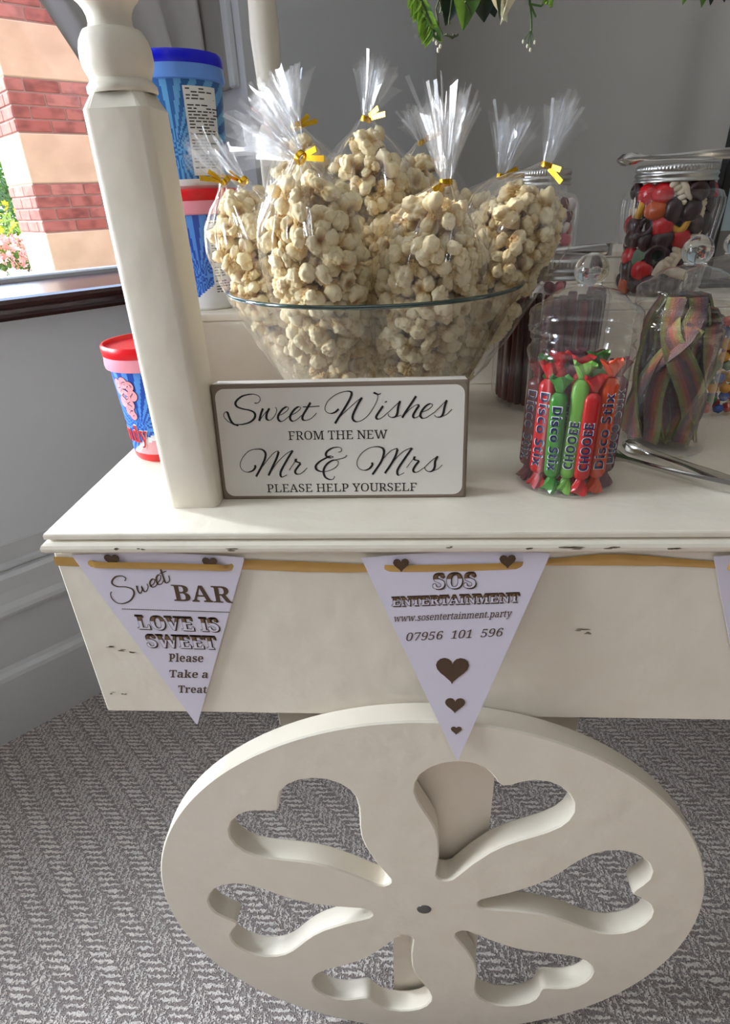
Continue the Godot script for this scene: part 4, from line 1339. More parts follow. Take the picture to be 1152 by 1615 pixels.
func build_popcorn() -> void:
	make_kernels()
	# bowl
	var c := Vector3(-0.0252, TOP, -0.232)
	var s := thing("glass_bowl", "large clear glass conical bowl holding the bags of popcorn", "bowl", c)
	var m := MB.new()
	m.lathe([Vector2(0.0, 0.004), Vector2(0.055, 0.004), Vector2(0.0655, 0.008), Vector2(0.1400, 0.148), Vector2(0.1425, 0.150), Vector2(0.1445, 0.1485), Vector2(0.0680, 0.003), Vector2(0.062, 0.0), Vector2(0.0, 0.0)], 88, Vector3.ZERO, 0.5)
	own(s, "bowl_wall", m.done(), M.glass)
	m = MB.new()
	var ring := []
	for k in 97:
		var f := TAU * k / 96
		ring.append(Vector3(cos(f) * 0.1424, 0.1493, sin(f) * 0.1424))
	m.tube(ring, [0.0018], 8)
	own(s, "rim", m.done(), M.glass_rim)
	# bags: foot, neck, radius, tip of the gathered top
	popcorn_bag("popcorn bag behind the back of the bowl, pale fan top, gold tie hidden", Vector3(0.035, 0.80, -0.29), Vector3(0.1000, 1.012, -0.285), 0.040, Vector3(0.1115, 1.062, -0.288), 0.026, Vector3(1, 0, 0), 9, true, 0.2)
	popcorn_bag("small popcorn bag at the left behind two others, with a leaning pinkish top", Vector3(-0.085, 0.80, -0.275), Vector3(-0.1535, 1.017, -0.270), 0.036, Vector3(-0.1800, 1.048, -0.280), 0.012, Vector3(-0.6, 0.2, 0.2), 8, true, 0.15)
	popcorn_bag("popcorn bag at the back left, tall fanned top and two gold tie ends", Vector3(-0.065, 0.80, -0.285), Vector3(-0.0973, 1.0600, -0.272), 0.042, Vector3(-0.1150, 1.098, -0.280), 0.028, Vector3(1, 0.15, 0.1), 7, true, 0.1)
	popcorn_bag("popcorn bag at the back right, short white tuft beside its yellow tie", Vector3(0.015, 0.80, -0.31), Vector3(0.0230, 1.0450, -0.302), 0.044, Vector3(0.0100, 1.072, -0.302), 0.013, Vector3(0.9, 0.3, 0.3), 6, true, 0.1)
	popcorn_bag("popcorn bag standing highest in the middle of the bowl, gold band round its neck", Vector3(-0.028, 0.80, -0.262), Vector3(-0.0303, 1.0620, -0.258), 0.045, Vector3(-0.0190, 1.101, -0.252), 0.019, Vector3(1, 0.1, 0.5), 5)
	popcorn_bag("popcorn bag leaning over the bowl's right side beside the lidded jars", Vector3(0.035, 0.80, -0.245), Vector3(0.1290, 1.0180, -0.222), 0.045, Vector3(0.1420, 1.065, -0.222), 0.015, Vector3(0.5, -0.6, 0.4), 4)
	popcorn_bag("popcorn bag leaning over the bowl's left side next to the post", Vector3(-0.085, 0.80, -0.235), Vector3(-0.1520, 1.0160, -0.196), 0.041, Vector3(-0.1760, 1.047, -0.192), 0.013, Vector3(-1, 0.15, 0.3), 3)
	popcorn_bag("large front popcorn bag left of the middle, big crumpled top leaning left", Vector3(-0.060, 0.80, -0.185), Vector3(-0.0765, 1.0280, -0.142), 0.045, Vector3(-0.1180, 1.062, -0.165), 0.036, Vector3(1, -0.1, 0.3), 2)
	popcorn_bag("large front popcorn bag right of the middle, long upright crumpled top", Vector3(0.0, 0.80, -0.185), Vector3(0.0360, 1.0070, -0.146), 0.046, Vector3(0.0340, 1.066, -0.152), 0.027, Vector3(-0.7, -0.9, 0.5), 1)

# ---------------------------------------------------------------- jars
func plastic_jar(called: String, label: String, at: Vector3, sc := 1.0) -> Node3D:
	var s := thing(called, label, "jar", at, "", Basis().scaled(Vector3.ONE * sc))
	var m := MB.new()
	m.lathe([Vector2(0.0, 0.0030), Vector2(0.030, 0.0012), Vector2(0.0385, 0.0), Vector2(0.0408, 0.0022), Vector2(0.0414, 0.007), Vector2(0.0408, 0.013), Vector2(0.0388, 0.020), Vector2(0.0385, 0.030), Vector2(0.0388, 0.098), Vector2(0.0392, 0.106), Vector2(0.0408, 0.1095), Vector2(0.0412, 0.1125), Vector2(0.0402, 0.1150), Vector2(0.0384, 0.1165), Vector2(0.0380, 0.1205), Vector2(0.0396, 0.1225), Vector2(0.0396, 0.1250), Vector2(0.0376, 0.1270), Vector2(0.0372, 0.1300)], 64, Vector3.ZERO, 1.0)
	own(s, "jar_body", m.done(), M.jar)
	m = MB.new()
	m.lathe([Vector2(0.0390, 0.1275), Vector2(0.0412, 0.1280), Vector2(0.0418, 0.1305), Vector2(0.0412, 0.1325), Vector2(0.0416, 0.1345), Vector2(0.0412, 0.1365), Vector2(0.0420, 0.1395), Vector2(0.0414, 0.1425), Vector2(0.0385, 0.1450), Vector2(0.0335, 0.1472), Vector2(0.0300, 0.1500), Vector2(0.0262, 0.1538), Vector2(0.0205, 0.1568), Vector2(0.0135, 0.1582), Vector2(0.0098, 0.1592), Vector2(0.0088, 0.1612)], 64, Vector3.ZERO, 1.0)
	own(s, "lid", m.done(), M.jar)
	m = MB.new()
	var kp := [Vector2(0.0, 0.1600), Vector2(0.0086, 0.1602)]
	for p in arc(Vector2(0, 0.1705), 0.0122, -0.78, PI / 2, 14): kp.append(p)
	m.lathe(kp, 36, Vector3.ZERO, 0.9)
	own(s, "knob", m.done(), M.knob)
	return s

func mason_jar(label: String, at: Vector3, R: float, H: float, lid_r: float, foot := 1.0) -> Node3D:
	var s := thing("screw_top_jar", label, "jar", at)
	var sh := H * 0.80
	var m := MB.new()
	m.lathe([Vector2(0.0, 0.004), Vector2(R * 0.6 * foot, 0.003), Vector2(R * 0.88 * foot, 0.0), Vector2(R * 0.955 * foot, 0.003), Vector2(R * 0.985 * foot, 0.010)], 96, Vector3.ZERO, 0.8)
	m.lathe([Vector2(R * 0.985 * foot, 0.010), Vector2(R * foot, 0.018), Vector2(R * (0.5 + foot * 0.5), sh * 0.5), Vector2(R, sh - 0.016), Vector2(R * 0.985, sh - 0.007)], 144, Vector3.ZERO, 0.8, Basis(), R * 0.020, 22)
	m.lathe([Vector2(R * 0.985, sh - 0.007), Vector2(R * 0.93, sh), Vector2(lid_r + 0.001, sh + 0.003), Vector2(lid_r - 0.003, sh + 0.007), Vector2(lid_r - 0.003, H * 0.885)], 96, Vector3.ZERO, 0.9)
	own(s, "jar_body", m.done(), M.jar)
	m = MB.new()
	var b := H * 0.872
	var t := H - b
	m.lathe([Vector2(lid_r - 0.001, b), Vector2(lid_r + 0.0012, b + 0.0005), Vector2(lid_r + 0.0014, b + t * 0.12), Vector2(lid_r - 0.0008, b + t * 0.2), Vector2(lid_r - 0.0008, b + t * 0.28), Vector2(lid_r + 0.0008, b + t * 0.36), Vector2(lid_r + 0.0008, b + t * 0.46), Vector2(lid_r - 0.0010, b + t * 0.54), Vector2(lid_r - 0.0006, b + t * 0.62)], 96, Vector3.ZERO, 1.2)
	m.lathe([Vector2(lid_r - 0.0006, b + t * 0.62), Vector2(lid_r - 0.0001, b + t * 0.66), Vector2(lid_r - 0.0001, b + t * 0.88), Vector2(lid_r - 0.0008, b + t * 0.92)], 288, Vector3.ZERO, 1.2, Basis(), 0.00045, 72)
	m.lathe([Vector2(lid_r - 0.0008, b + t * 0.92), Vector2(lid_r - 0.0020, H), Vector2(lid_r - 0.0050, H), Vector2(lid_r - 0.0062, H - 0.0012), Vector2(0.0, H - 0.0012)], 72, Vector3.ZERO, 0.9)
	own(s, "screw_lid", m.done(), M.tin)
	return s

# tongs: a bent strip, two arms, each ending in a small scoop
func tongs(label: String, bend: Vector3, tip_a: Vector3, tip_b: Vector3, up: Vector3, scoop := 0.0065) -> void:
	var o := thing("sugar_tongs", label, "tongs", bend)
	var mid_dir := ((tip_a + tip_b) / 2 - bend).normalized()
	for tip in [tip_a, tip_b]:
		var d: Vector3 = (tip - bend)
		var L := d.length()
		d = d.normalized()
		var n: Vector3 = up.slide(d).normalized()
		var side := d.cross(n).normalized()
		var outw: Vector3 = side * signf(side.dot(tip - (tip_a + tip_b) / 2) + 1e-9)
		var m := MB.new()
		var g := []
		var K := 26
		for k in K + 1:
			var t := float(k) / K
			var w := lerpf(0.0058, 0.0026, smoothstep(0.0, 0.62, t))
			if t > 0.80: w = lerpf(0.0026, scoop, smoothstep(0.80, 0.92, t)) * sqrt(maxf(1.0 - pow(maxf(t - 0.93, 0.0) / 0.073, 2.0), 0.02))
			var bowl := smoothstep(0.78, 0.92, t) * 0.004
			var row := []
			for i in 9:
				var u := i / 8.0 * 2.0 - 1.0
				var cup := (u * u - 0.6) * (0.0013 * (1.0 - smoothstep(0.5, 0.9, t)) + bowl)
				row.append(bend + d * L * t + n * u * w - outw * cup + outw * sin(t * PI) * 0.0035)
			g.append(row)
		m.grid(g, 1)
		var g2 := []
		for row in g: g2.append(row.map(func(p: Vector3) -> Vector3: return p + outw * 0.0009))
		m.grid(g2, 1)
		for k in K:
			m.quad(g[k][0], g2[k][0], g2[k + 1][0], g[k + 1][0])
			m.quad(g[k][8], g2[k][8], g2[k + 1][8], g[k + 1][8])
		m.quad(g[K][0], g2[K][0], g2[K][8], g[K][8])
		part(o, "arm", m.done(), M.steel)
	# the bend joining the arms
	var m := MB.new()
	var dA := (tip_a - bend).normalized()
	var dB := (tip_b - bend).normalized()
	var n := up.slide(mid_dir).normalized()
	var pts := spline([bend + dA * 0.006, bend - mid_dir * 0.0025 + (dA - dB) * 0.006, bend - mid_dir * 0.0045, bend - mid_dir * 0.0025 + (dB - dA) * 0.006, bend + dB * 0.006], 5)
	var g := []
	for p in pts: g.append([p - n * 0.0058, p + n * 0.0058])
	m.grid(g, 1)
	part(o, "bend", m.done(), M.steel)

# ---------------------------------------------------------------- sweets
func chew_stick(called: String, label: String, at: Vector3, L: float, r: float, tilt: Basis, face_turn: float, c: Color, word: String, fl := false) -> void:
	# a wrapped chew: a soft square bar with twisted ends, lettered along its front
	var o := thing(called, label, "sweet", at, "", tilt * Basis(Vector3.UP, face_turn))
	var mm := sweet_colour(c, 0.0, 0.22)
	var m := MB.new()
	var prof := func(y: float, rr: float) -> Array:
		var row := []
		for i in 20:
			var f := TAU * i / 20
			var k := pow(pow(absf(cos(f)), 4.0) + pow(absf(sin(f)), 4.0), -0.25)
			row.append(Vector3(cos(f) * rr * k, y, sin(f) * rr * k))
		return row
	var g := []
	for q in [[0.010, 0.45], [0.0125, 0.85], [0.016, 1.0], [L * 0.5, 1.0], [L - 0.016, 1.0], [L - 0.0125, 0.85], [L - 0.010, 0.45]]: g.append(prof.call(q[0], r * q[1]))
	for k in range(g.size() - 1):
		for i in 20: m.quad(g[k][i], g[k][(i + 1) % 20], g[k + 1][(i + 1) % 20], g[k + 1][i], 1)
	own(o, "bar", m.done(), mm)
	m = MB.new()
	for e in [[0.010, -1.0], [L - 0.010, 1.0]]:
		g = []
		for j in 5:
			var t := j / 4.0
			var row := []
			for i in 18:
				var f := TAU * i / 18
				var rr := lerpf(r * 0.45, r * 1.25, t) * (1.0 + 0.28 * t * sin(f * 5.0 + at.x * 90.0))
				row.append(Vector3(cos(f + t * 0.8) * rr, e[0] + e[1] * t * 0.012 * (1.0 + 0.15 * sin(f * 3.0)), sin(f + t * 0.8) * rr * 0.6))
			g.append(row)
		m.grid(g, -1, true)
	own(o, "twisted_end", m.done(), mm)
	# lettering runs up the bar; lean 0: reads bottom to top
	var turn := Basis(Vector3.BACK, PI / 2 if not fl else -PI / 2)
	var x0 := 0.020
	var x1 := minf(0.020 + 0.0056 * word.length() + 0.006, L - 0.018)
	var put := Transform3D(turn, Vector3(r * 0.52, 0, r * 0.985) if not fl else Vector3(-r * 0.52, L, r * 0.985))
	for lay in [[0.0011, M.white, 0.0001], [0.0, M.navy, 0.0004]]:
		var tx := lettering(word, "Droid Sans", true, x0 - lay[0] * 0.5, x1 + lay[0] * 0.5, 0.0004 - lay[0] * 0.55, r * 1.05 + lay[0] * 1.1, 0.0, 0.0, lay[2], 0.0002)
		own(o, "lettering", tx, lay[1], put)

func blob(m: MB, c: Vector3, r: Vector3, bs: Basis, lump := 0.0, seed_ := 0) -> void:
	var g := []
	for j in 9:
		var th := PI * j / 8.0
		var row := []
		for i in 14:
			var f := TAU * i / 14
			var d := Vector3(sin(th) * cos(f), cos(th), sin(th) * sin(f))
			row.append(c + bs * (d * r * (1.0 + lump * sin(d.x * 5.0 + seed_) * cos(d.z * 4.0 + d.y * 3.0))))
		g.append(row)
	for k in 8:
		for i in 14: m.quad(g[k][i], g[k + 1][i], g[k + 1][(i + 1) % 14], g[k][(i + 1) % 14], 1)

func jelly_shapes() -> Dictionary:
	var d := {}
	var m := MB.new()                                    # a cola-bottle-like drop
	m.lathe([Vector2(0, -0.011), Vector2(0.0045, -0.0105), Vector2(0.0055, -0.007), Vector2(0.0050, -0.002), Vector2(0.0036, 0.003), Vector2(0.0026, 0.007), Vector2(0.0028, 0.0095), Vector2(0.0, 0.0105)], 14)
	d.bottle = m.done()
	m = MB.new(); blob(m, Vector3.ZERO, Vector3(0.0095, 0.0075, 0.0060), Basis(), 0.06, 1); d.drop = m.done()
	m = MB.new()                                         # teeth: a curved row
	for k in 5: blob(m, Vector3((k - 2) * 0.0042, -0.0016 * absf(k - 2), 0), Vector3(0.0026, 0.0040, 0.0024), Basis())
	blob(m, Vector3(0, 0.0035, -0.0005), Vector3(0.0105, 0.0028, 0.0026), Basis()); d.teeth = m.done()
	m = MB.new()                                         # a leaf
	var p := PackedVector2Array()
	for k in 20:
		var f := TAU * k / 20
		p.append(Vector2(cos(f) * 0.0125, sin(f) * 0.0072 * (1.0 - 0.3 * cos(f)) * (1.0 + 0.10 * cos(f * 10.0))))
	m.prism(p, -0.0016, 0.0016); d.leaf = m.done()
	m = MB.new()                                         # a worm
	var w := []
	for k in 11: w.append(Vector3((k - 5) * 0.0026, sin(k * 0.9) * 0.0032, cos(k * 0.7) * 0.002))
	m.tube(w, [0.0020, 0.0026, 0.0028, 0.0028, 0.0028, 0.0028, 0.0028, 0.0028, 0.0026, 0.0024, 0.0016], 9); d.worm = m.done()
	m = MB.new(); blob(m, Vector3.ZERO, Vector3(0.0085, 0.0085, 0.0055), Basis(), 0.0, 0); d.heart = m.done()
	m = MB.new()                                         # a ring
	var rg := []
	for k in 21: rg.append(Vector3(cos(TAU * k / 20) * 0.0075, sin(TAU * k / 20) * 0.0075, 0))
	m.tube(rg, [0.0028], 9); d.ring = m.done()
	m = MB.new(); m.lathe([Vector2(0, -0.0055), Vector2(0.0035, -0.0045), Vector2(0.0055, 0.0), Vector2(0.0035, 0.0045), Vector2(0, 0.0055)], 14); d.bean = m.done()
	return d

func fill_jar(called: String, label_of: Dictionary, group: String, c: Vector3, R: float, y0: float, y1: float, D: float, kinds: Array, shapes: Dictionary, cat := "sweet", sc := 1.0) -> void:
	# sweets laid in rings against the glass, each its own thing; kinds are picked by weight
	var total := 0.0
	for k in kinds: total += k[1]
	var y := y0 + D * 0.5
	while y < y1:
		for lay in 2:
			var r := R - D * (0.5 + 0.85 * lay)
			if r < D * 0.3: continue
			var n := int(TAU * r / (D * (1.05 if lay == 0 else 1.1)))
			var off := rng.randf() * TAU
			for i in n:
				var f := off + TAU * i / n
				var dir := Vector3(cos(f), 0, sin(f))
				if dir.dot(Vector3(-c.x, 0, 0.38 - c.z).normalized()) < (-0.15 if lay == 0 else 0.35): continue
				var pick := rng.randf() * total
				var kd: Array = kinds[0]
				for k in kinds:
					pick -= k[1]
					if pick <= 0.0:
						kd = k
						break
				var tang := Vector3(-sin(f), 0, cos(f))
				var spin := Basis(tang, Vector3.UP, -dir) * Basis(Vector3.BACK, rng.randf() * TAU) * Basis(Vector3.RIGHT, rng.randf_range(-0.5, 0.5))
				var xf := Transform3D(spin.scaled(Vector3.ONE * sc * rng.randf_range(0.9, 1.15)), c + dir * (r + rng.randf_range(-0.1, 0.0) * D) + Vector3(0, y + rng.randf_range(-0.15, 0.15) * D, 0))
				var o := part(self, kd[0], shapes[kd[2]], kd[3], xf)
				tag(o, label_of[kd[0]], cat, group + ": " + kd[0].replace("_", " "))
		y += D * 0.92

func build_jars() -> void:
	rng.seed = 77
	# ---- front jar with wrapped chew sticks
	var at := Vector3(0.1415, TOP, -0.0915)
	plastic_jar("plastic_sweet_jar", "clear lidded jar of lettered chew sticks, nearest the sign", at)
	var cols := {"red": Color(0.74, 0.10, 0.11), "green": Color(0.24, 0.50, 0.17), "lime": Color(0.43, 0.63, 0.26), "orange": Color(0.80, 0.27, 0.10), "maroon": Color(0.40, 0.06, 0.10), "purple": Color(0.38, 0.11, 0.22)}
	var sticks := [
		[-0.0300, 0.010, "maroon", "Disco Stix", 0.094, "first from the left in the jar", true],
		[-0.0205, 0.0240, "red", "Disco Stix", 0.097, "second from the left at the front", true],
		[-0.0085, 0.0300, "green", "Disco Stix", 0.089, "third from the left at the front", true],
		[0.0020, 0.0285, "lime", "CHOOEE", 0.099, "in the middle at the front"],
		[0.0130, 0.0290, "red", "CHOOEE", 0.090, "fifth from the left, beside the orange one"],
		[0.0235, 0.0215, "orange", "Disco Stix", 0.100, "second from the right at the front"],
		[0.0305, 0.0080, "purple", "Disco Stix", 0.098, "rightmost in the jar"],
		[-0.014, 0.004, "red", "CHOOEE", 0.101, "behind the front row at the left"],
		[0.004, 0.008, "red", "Disco Stix", 0.099, "behind the front row in the middle"],
		[0.017, -0.004, "green", "CHOOEE", 0.100, "behind the front row at the right"],
		[-0.022, -0.014, "green", "Disco Stix", 0.094, "at the back of the jar on the left"],
		[-0.004, -0.020, "purple", "CHOOEE", 0.098, "at the back of the jar in the middle"],
		[0.014, -0.024, "maroon", "CHOOEE", 0.096, "at the back of the jar on the right"]]
	for s in sticks:
		var p := at + Basis(Vector3.UP, -0.292) * Vector3(s[0] * 1.03, 0.005, s[1])
		var ft = -0.292 + s[0] * 14.0
		chew_stick("chew_stick", "%s wrapped chew stick %s of the jar" % [s[2], s[5].trim_suffix(" of the jar")] if not s[5].contains("jar") else "%s wrapped chew stick %s" % [s[2], s[5]], p, s[4] * 1.03, 0.0064, Basis(Vector3.BACK, rng.randf_range(-0.03, 0.03)), clampf(ft, -0.9, 0.9), cols[s[2]], s[3], s[6] if s.size() > 6 else false)
	# ---- jar of sour belts
	at = Vector3(0.2520, TOP, -0.1725)
	plastic_jar("plastic_sweet_jar", "clear lidded jar of sugared sour belts, right of the chew sticks", at, 1.02)
	var stripes := [Color(0.24, 0.34, 0.07), Color(0.42, 0.20, 0.05), Color(0.45, 0.07, 0.06), Color(0.14, 0.04, 0.09), Color(0.06, 0.04, 0.10)]
	var names := ["green edge outwards", "red edge outwards"]
	for k in 28:
		var f := TAU * k / 14.0 + 0.25 * (k / 14) + rng.randf_range(-0.15, 0.15)
		var r := 0.0315 if k < 14 else 0.020
		var lean := rng.randf_range(-2.0, 2.0)
		var pts := []
		for j in 7:
			var t := j / 6.0
			var ff := f + lean * (t - 0.5) + 0.25 * sin(t * 5.0 + k)
			var y := lerpf(0.010, 0.128 + 0.012 * sin(k * 2.1), t)
			var rr := r - 0.004 * absf(sin(t * 4.0 + k))
			if y > 0.125: rr *= 0.72
			pts.append(at + Vector3(cos(ff) * rr, y, sin(ff) * rr))
		var sp := spline(pts, 4)
		var m := MB.new()
		var n := sp.size()
		var rows := []
		for j in n:
			var t: Vector3 = (sp[mini(j + 1, n - 1)] - sp[maxi(j - 1, 0)]).normalized()
			var radial: Vector3 = ((sp[j] - at) * Vector3(1, 0, 1)).normalized()
			var tw: float = 0.5 * sin(j * 0.22 + k * 1.7)
			var across := t.cross(radial).normalized()
			var nn := across.cross(t).normalized()
			across = across * cos(tw) + nn * sin(tw)
			nn = across.cross(t).normalized()
			rows.append([sp[j], across, nn])
		for j in n - 1:
			for q in 5:
				var c: Color = stripes[q if k % 2 == 0 else 4 - q]
				m.col(c.lerp(Color(0.15, 0.10, 0.075), rng.randf_range(0.50, 0.78)))
				for sd in [1.0, -1.0]:
					var a: Array = rows[j]
					var b: Array = rows[j + 1]
					var w0 := (q / 5.0 - 0.5) * 0.0155
					var w1 := ((q + 1) / 5.0 - 0.5) * 0.0155
					m.face([a[0] + a[1] * w0 + a[2] * 0.0012 * sd, a[0] + a[1] * w1 + a[2] * 0.0012 * sd, b[0] + b[1] * w1 + b[2] * 0.0012 * sd, b[0] + b[1] * w0 + b[2] * 0.0012 * sd], a[2] * sd, 1 if sd > 0 else 2)
			for e in [-0.5, 0.5]:
				var a: Array = rows[j]
				var b: Array = rows[j + 1]
				var w: float = e * 0.0155
				m.face([a[0] + a[1] * w + a[2] * 0.0012, a[0] + a[1] * w - a[2] * 0.0012, b[0] + b[1] * w - b[2] * 0.0012, b[0] + b[1] * w + b[2] * 0.0012], a[1] * e)
		tag(part(self, "sour_belt", m.done(), M.sugar), "sugared rainbow striped sour belt curled in the lidded jar right of the chew sticks", "sweet", "sour belts in the lidded jar")
	# ---- third lidded jar at the right edge: coloured beans
	at = Vector3(0.336, TOP, -0.276)
	plastic_jar("plastic_sweet_jar", "clear lidded jar of coloured beans cut off by the right edge", at, 1.0)
	var sh := jelly_shapes()
	var lab := {"red_bean": "red shiny bean in the lidded jar at the right edge", "blue_bean": "blue shiny bean in the lidded jar at the right edge", "yellow_bean": "yellow shiny bean in the lidded jar at the right edge", "green_bean": "green shiny bean in the lidded jar at the right edge"}
	fill_jar("bean", lab, "beans in the lidded jar at the right edge", at, 0.0375, 0.004, 0.10, 0.0122, [["red_bean", 1.0, "bean", mat(Color(0.72, 0.06, 0.06), 0.25)], ["blue_bean", 1.0, "bean", mat(Color(0.06, 0.26, 0.62), 0.25)], ["yellow_bean", 0.8, "bean", mat(Color(0.86, 0.58, 0.05), 0.25)], ["green_bean", 0.8, "bean", mat(Color(0.12, 0.38, 0.10), 0.25)]], sh)
	# ---- screw-top jar of dark red pencils, behind the chew sticks
	at = Vector3(0.1710, TOP, -0.3200)
	mason_jar("screw top fluted glass jar of dark red sweets behind the chew sticks", at, 0.0610, 0.1600, 0.0445)
	var m := MB.new()
	for k in 2: pass
	var rod := MB.new()
	rod.lathe([Vector2(0, 0), Vector2(0.0040, 0.0004), Vector2(0.0048, 0.0020), Vector2(0.0048, 0.118), Vector2(0.0040, 0.1196), Vector2(0, 0.120)], 12)
	var rodm := rod.done()
	var reds := [mat(Color(0.36, 0.03, 0.045), 0.35), mat(Color(0.23, 0.025, 0.035), 0.35), mat(Color(0.44, 0.05, 0.055), 0.35)]
	for lay in 2:
		var r := 0.0515 if lay == 0 else 0.0405
		var n := 32 if lay == 0 else 24
		for i in n:
			var f := TAU * i / n
			if Vector3(cos(f), 0, sin(f)).dot(Vector3(-0.3, 0, 1).normalized()) < -0.3: continue
			var xf := Transform3D(Basis(Vector3(cos(f), 0, sin(f)), rng.randf_range(-0.05, 0.05)).scaled(Vector3(1, rng.randf_range(0.93, 1.04), 1)), at + Vector3(cos(f) * r, 0.006, sin(f) * r))
			tag(part(self, "jelly_pencil", rodm, reds[rng.randi() % 3], xf), "dark red pencil sweet upright in the fluted jar behind the chew sticks", "sweet", "dark red pencil sweets in the fluted jar")
	# ---- tall screw-top jar of jelly mix on the back shelf
	at = Vector3(0.3330, 0.875, -0.4490)
	mason_jar("screw top fluted glass jar of mixed jelly sweets on the shelf, tongs on its lid", at, 0.0590, 0.1450, 0.0455, 0.87)
	var dark := mat(Color(0.17, 0.02, 0.035), 0.3)
	var foam := mat(Color(0.86, 0.80, 0.70), 0.7)
	lab = {"cola_jelly": "dark maroon jelly sweet in the fluted jar under the tongs", "foam_teeth": "white foam teeth sweet in the fluted jar under the tongs", "foam_bottle": "white foam bottle sweet in the fluted jar under the tongs", "red_jelly": "bright red jelly drop in the fluted jar under the tongs", "leaf_jelly": "green leaf jelly sweet in the fluted jar under the tongs", "yellow_jelly": "yellow jelly worm in the fluted jar under the tongs", "orange_jelly": "orange jelly drop in the fluted jar under the tongs", "maroon_ring": "dark maroon jelly ring in the fluted jar under the tongs"}
	fill_jar("jelly", lab, "jelly mix in the fluted jar on the shelf", at, 0.0505, 0.004, 0.120, 0.0185, [["cola_jelly", 3.4, "drop", dark], ["maroon_ring", 1.2, "ring", dark], ["foam_teeth", 0.8, "teeth", foam], ["foam_bottle", 1.3, "bottle", foam], ["red_jelly", 0.7, "heart", mat(Color(0.75, 0.07, 0.10), 0.25)], ["leaf_jelly", 0.9, "leaf", mat(Color(0.16, 0.34, 0.08), 0.3)], ["yellow_jelly", 0.6, "worm", mat(Color(0.80, 0.58, 0.10), 0.3)], ["orange_jelly", 0.5, "drop", mat(Color(0.72, 0.30, 0.05), 0.3)]], sh, "sweet", 1.42)
	# ---- smaller screw-top jar behind the right-hand popcorn bag
	at = Vector3(0.1745, 0.875, -0.4560)
	mason_jar("small screw top glass jar of pink sweets behind the right popcorn bag", at, 0.0480, 0.1460, 0.0345)
	lab = {"pink_sweet": "pink sugared sweet in the small jar behind the popcorn", "white_sweet": "white sugared sweet in the small jar behind the popcorn", "plum_sweet": "plum coloured sweet in the small jar behind the popcorn"}
	fill_jar("bonbon", lab, "sweets in the small jar behind the popcorn", at, 0.0465, 0.004, 0.115, 0.0150, [["pink_sweet", 1.2, "heart", mat(Color(0.82, 0.40, 0.48), 0.5)], ["white_sweet", 0.8, "drop", mat(Color(0.88, 0.84, 0.82), 0.5)], ["plum_sweet", 1.0, "drop", mat(Color(0.36, 0.08, 0.16), 0.4)]], sh, "sweet", 0.9)
	# ---- tongs
	tongs("silver sugar tongs lying on the tabletop at the right in front of the jars", Vector3(0.2830, 0.7815, -0.0470), Vector3(0.2120, 0.7835, -0.1520), Vector3(0.1850, 0.7835, -0.1330), Vector3.UP)
	tongs("silver sugar tongs resting on the lid of the jelly mix jar", Vector3(0.3930, 1.0290, -0.4420), Vector3(0.2600, 1.0270, -0.4290), Vector3(0.2640, 1.0270, -0.4600), Vector3.UP)
	tongs("silver sugar tongs resting on the lid of the dark red sweets jar", Vector3(0.2160, 0.9420, -0.2950), Vector3(0.1030, 0.9420, -0.2930), Vector3(0.1090, 0.9420, -0.3220), Vector3.UP)
	# ---- black picture frame
	var fr := thing("picture_frame", "black framed card standing on the shelf at the right edge", "frame", Vector3(0.50, 0.875, -0.4765))
	m = MB.new()
	m.box(Vector3(0.4045, 0.9975, -0.4765), Vector3(0.0105, 0.245, 0.016), 0.001); m.box(Vector3(0.5955, 0.9975, -0.4765), Vector3(0.0105, 0.245, 0.016), 0.001)
	m.box(Vector3(0.5, 0.8805, -0.4765), Vector3(0.1805, 0.011, 0.016), 0.001); m.box(Vector3(0.5, 1.1145, -0.4765), Vector3(0.1805, 0.011, 0.016), 0.001)
	part(fr, "frame", m.done(), M.black)
	part(fr, "card", box_mesh(Vector3(0.1804, 0.165, 0.004), 0.0, Vector3(0.5, 1.0263, -0.4785)), M.pale_print)
	part(fr, "card", box_mesh(Vector3(0.1804, 0.0575, 0.004), 0.0, Vector3(0.5, 0.9150, -0.4785)), M.grey_print)

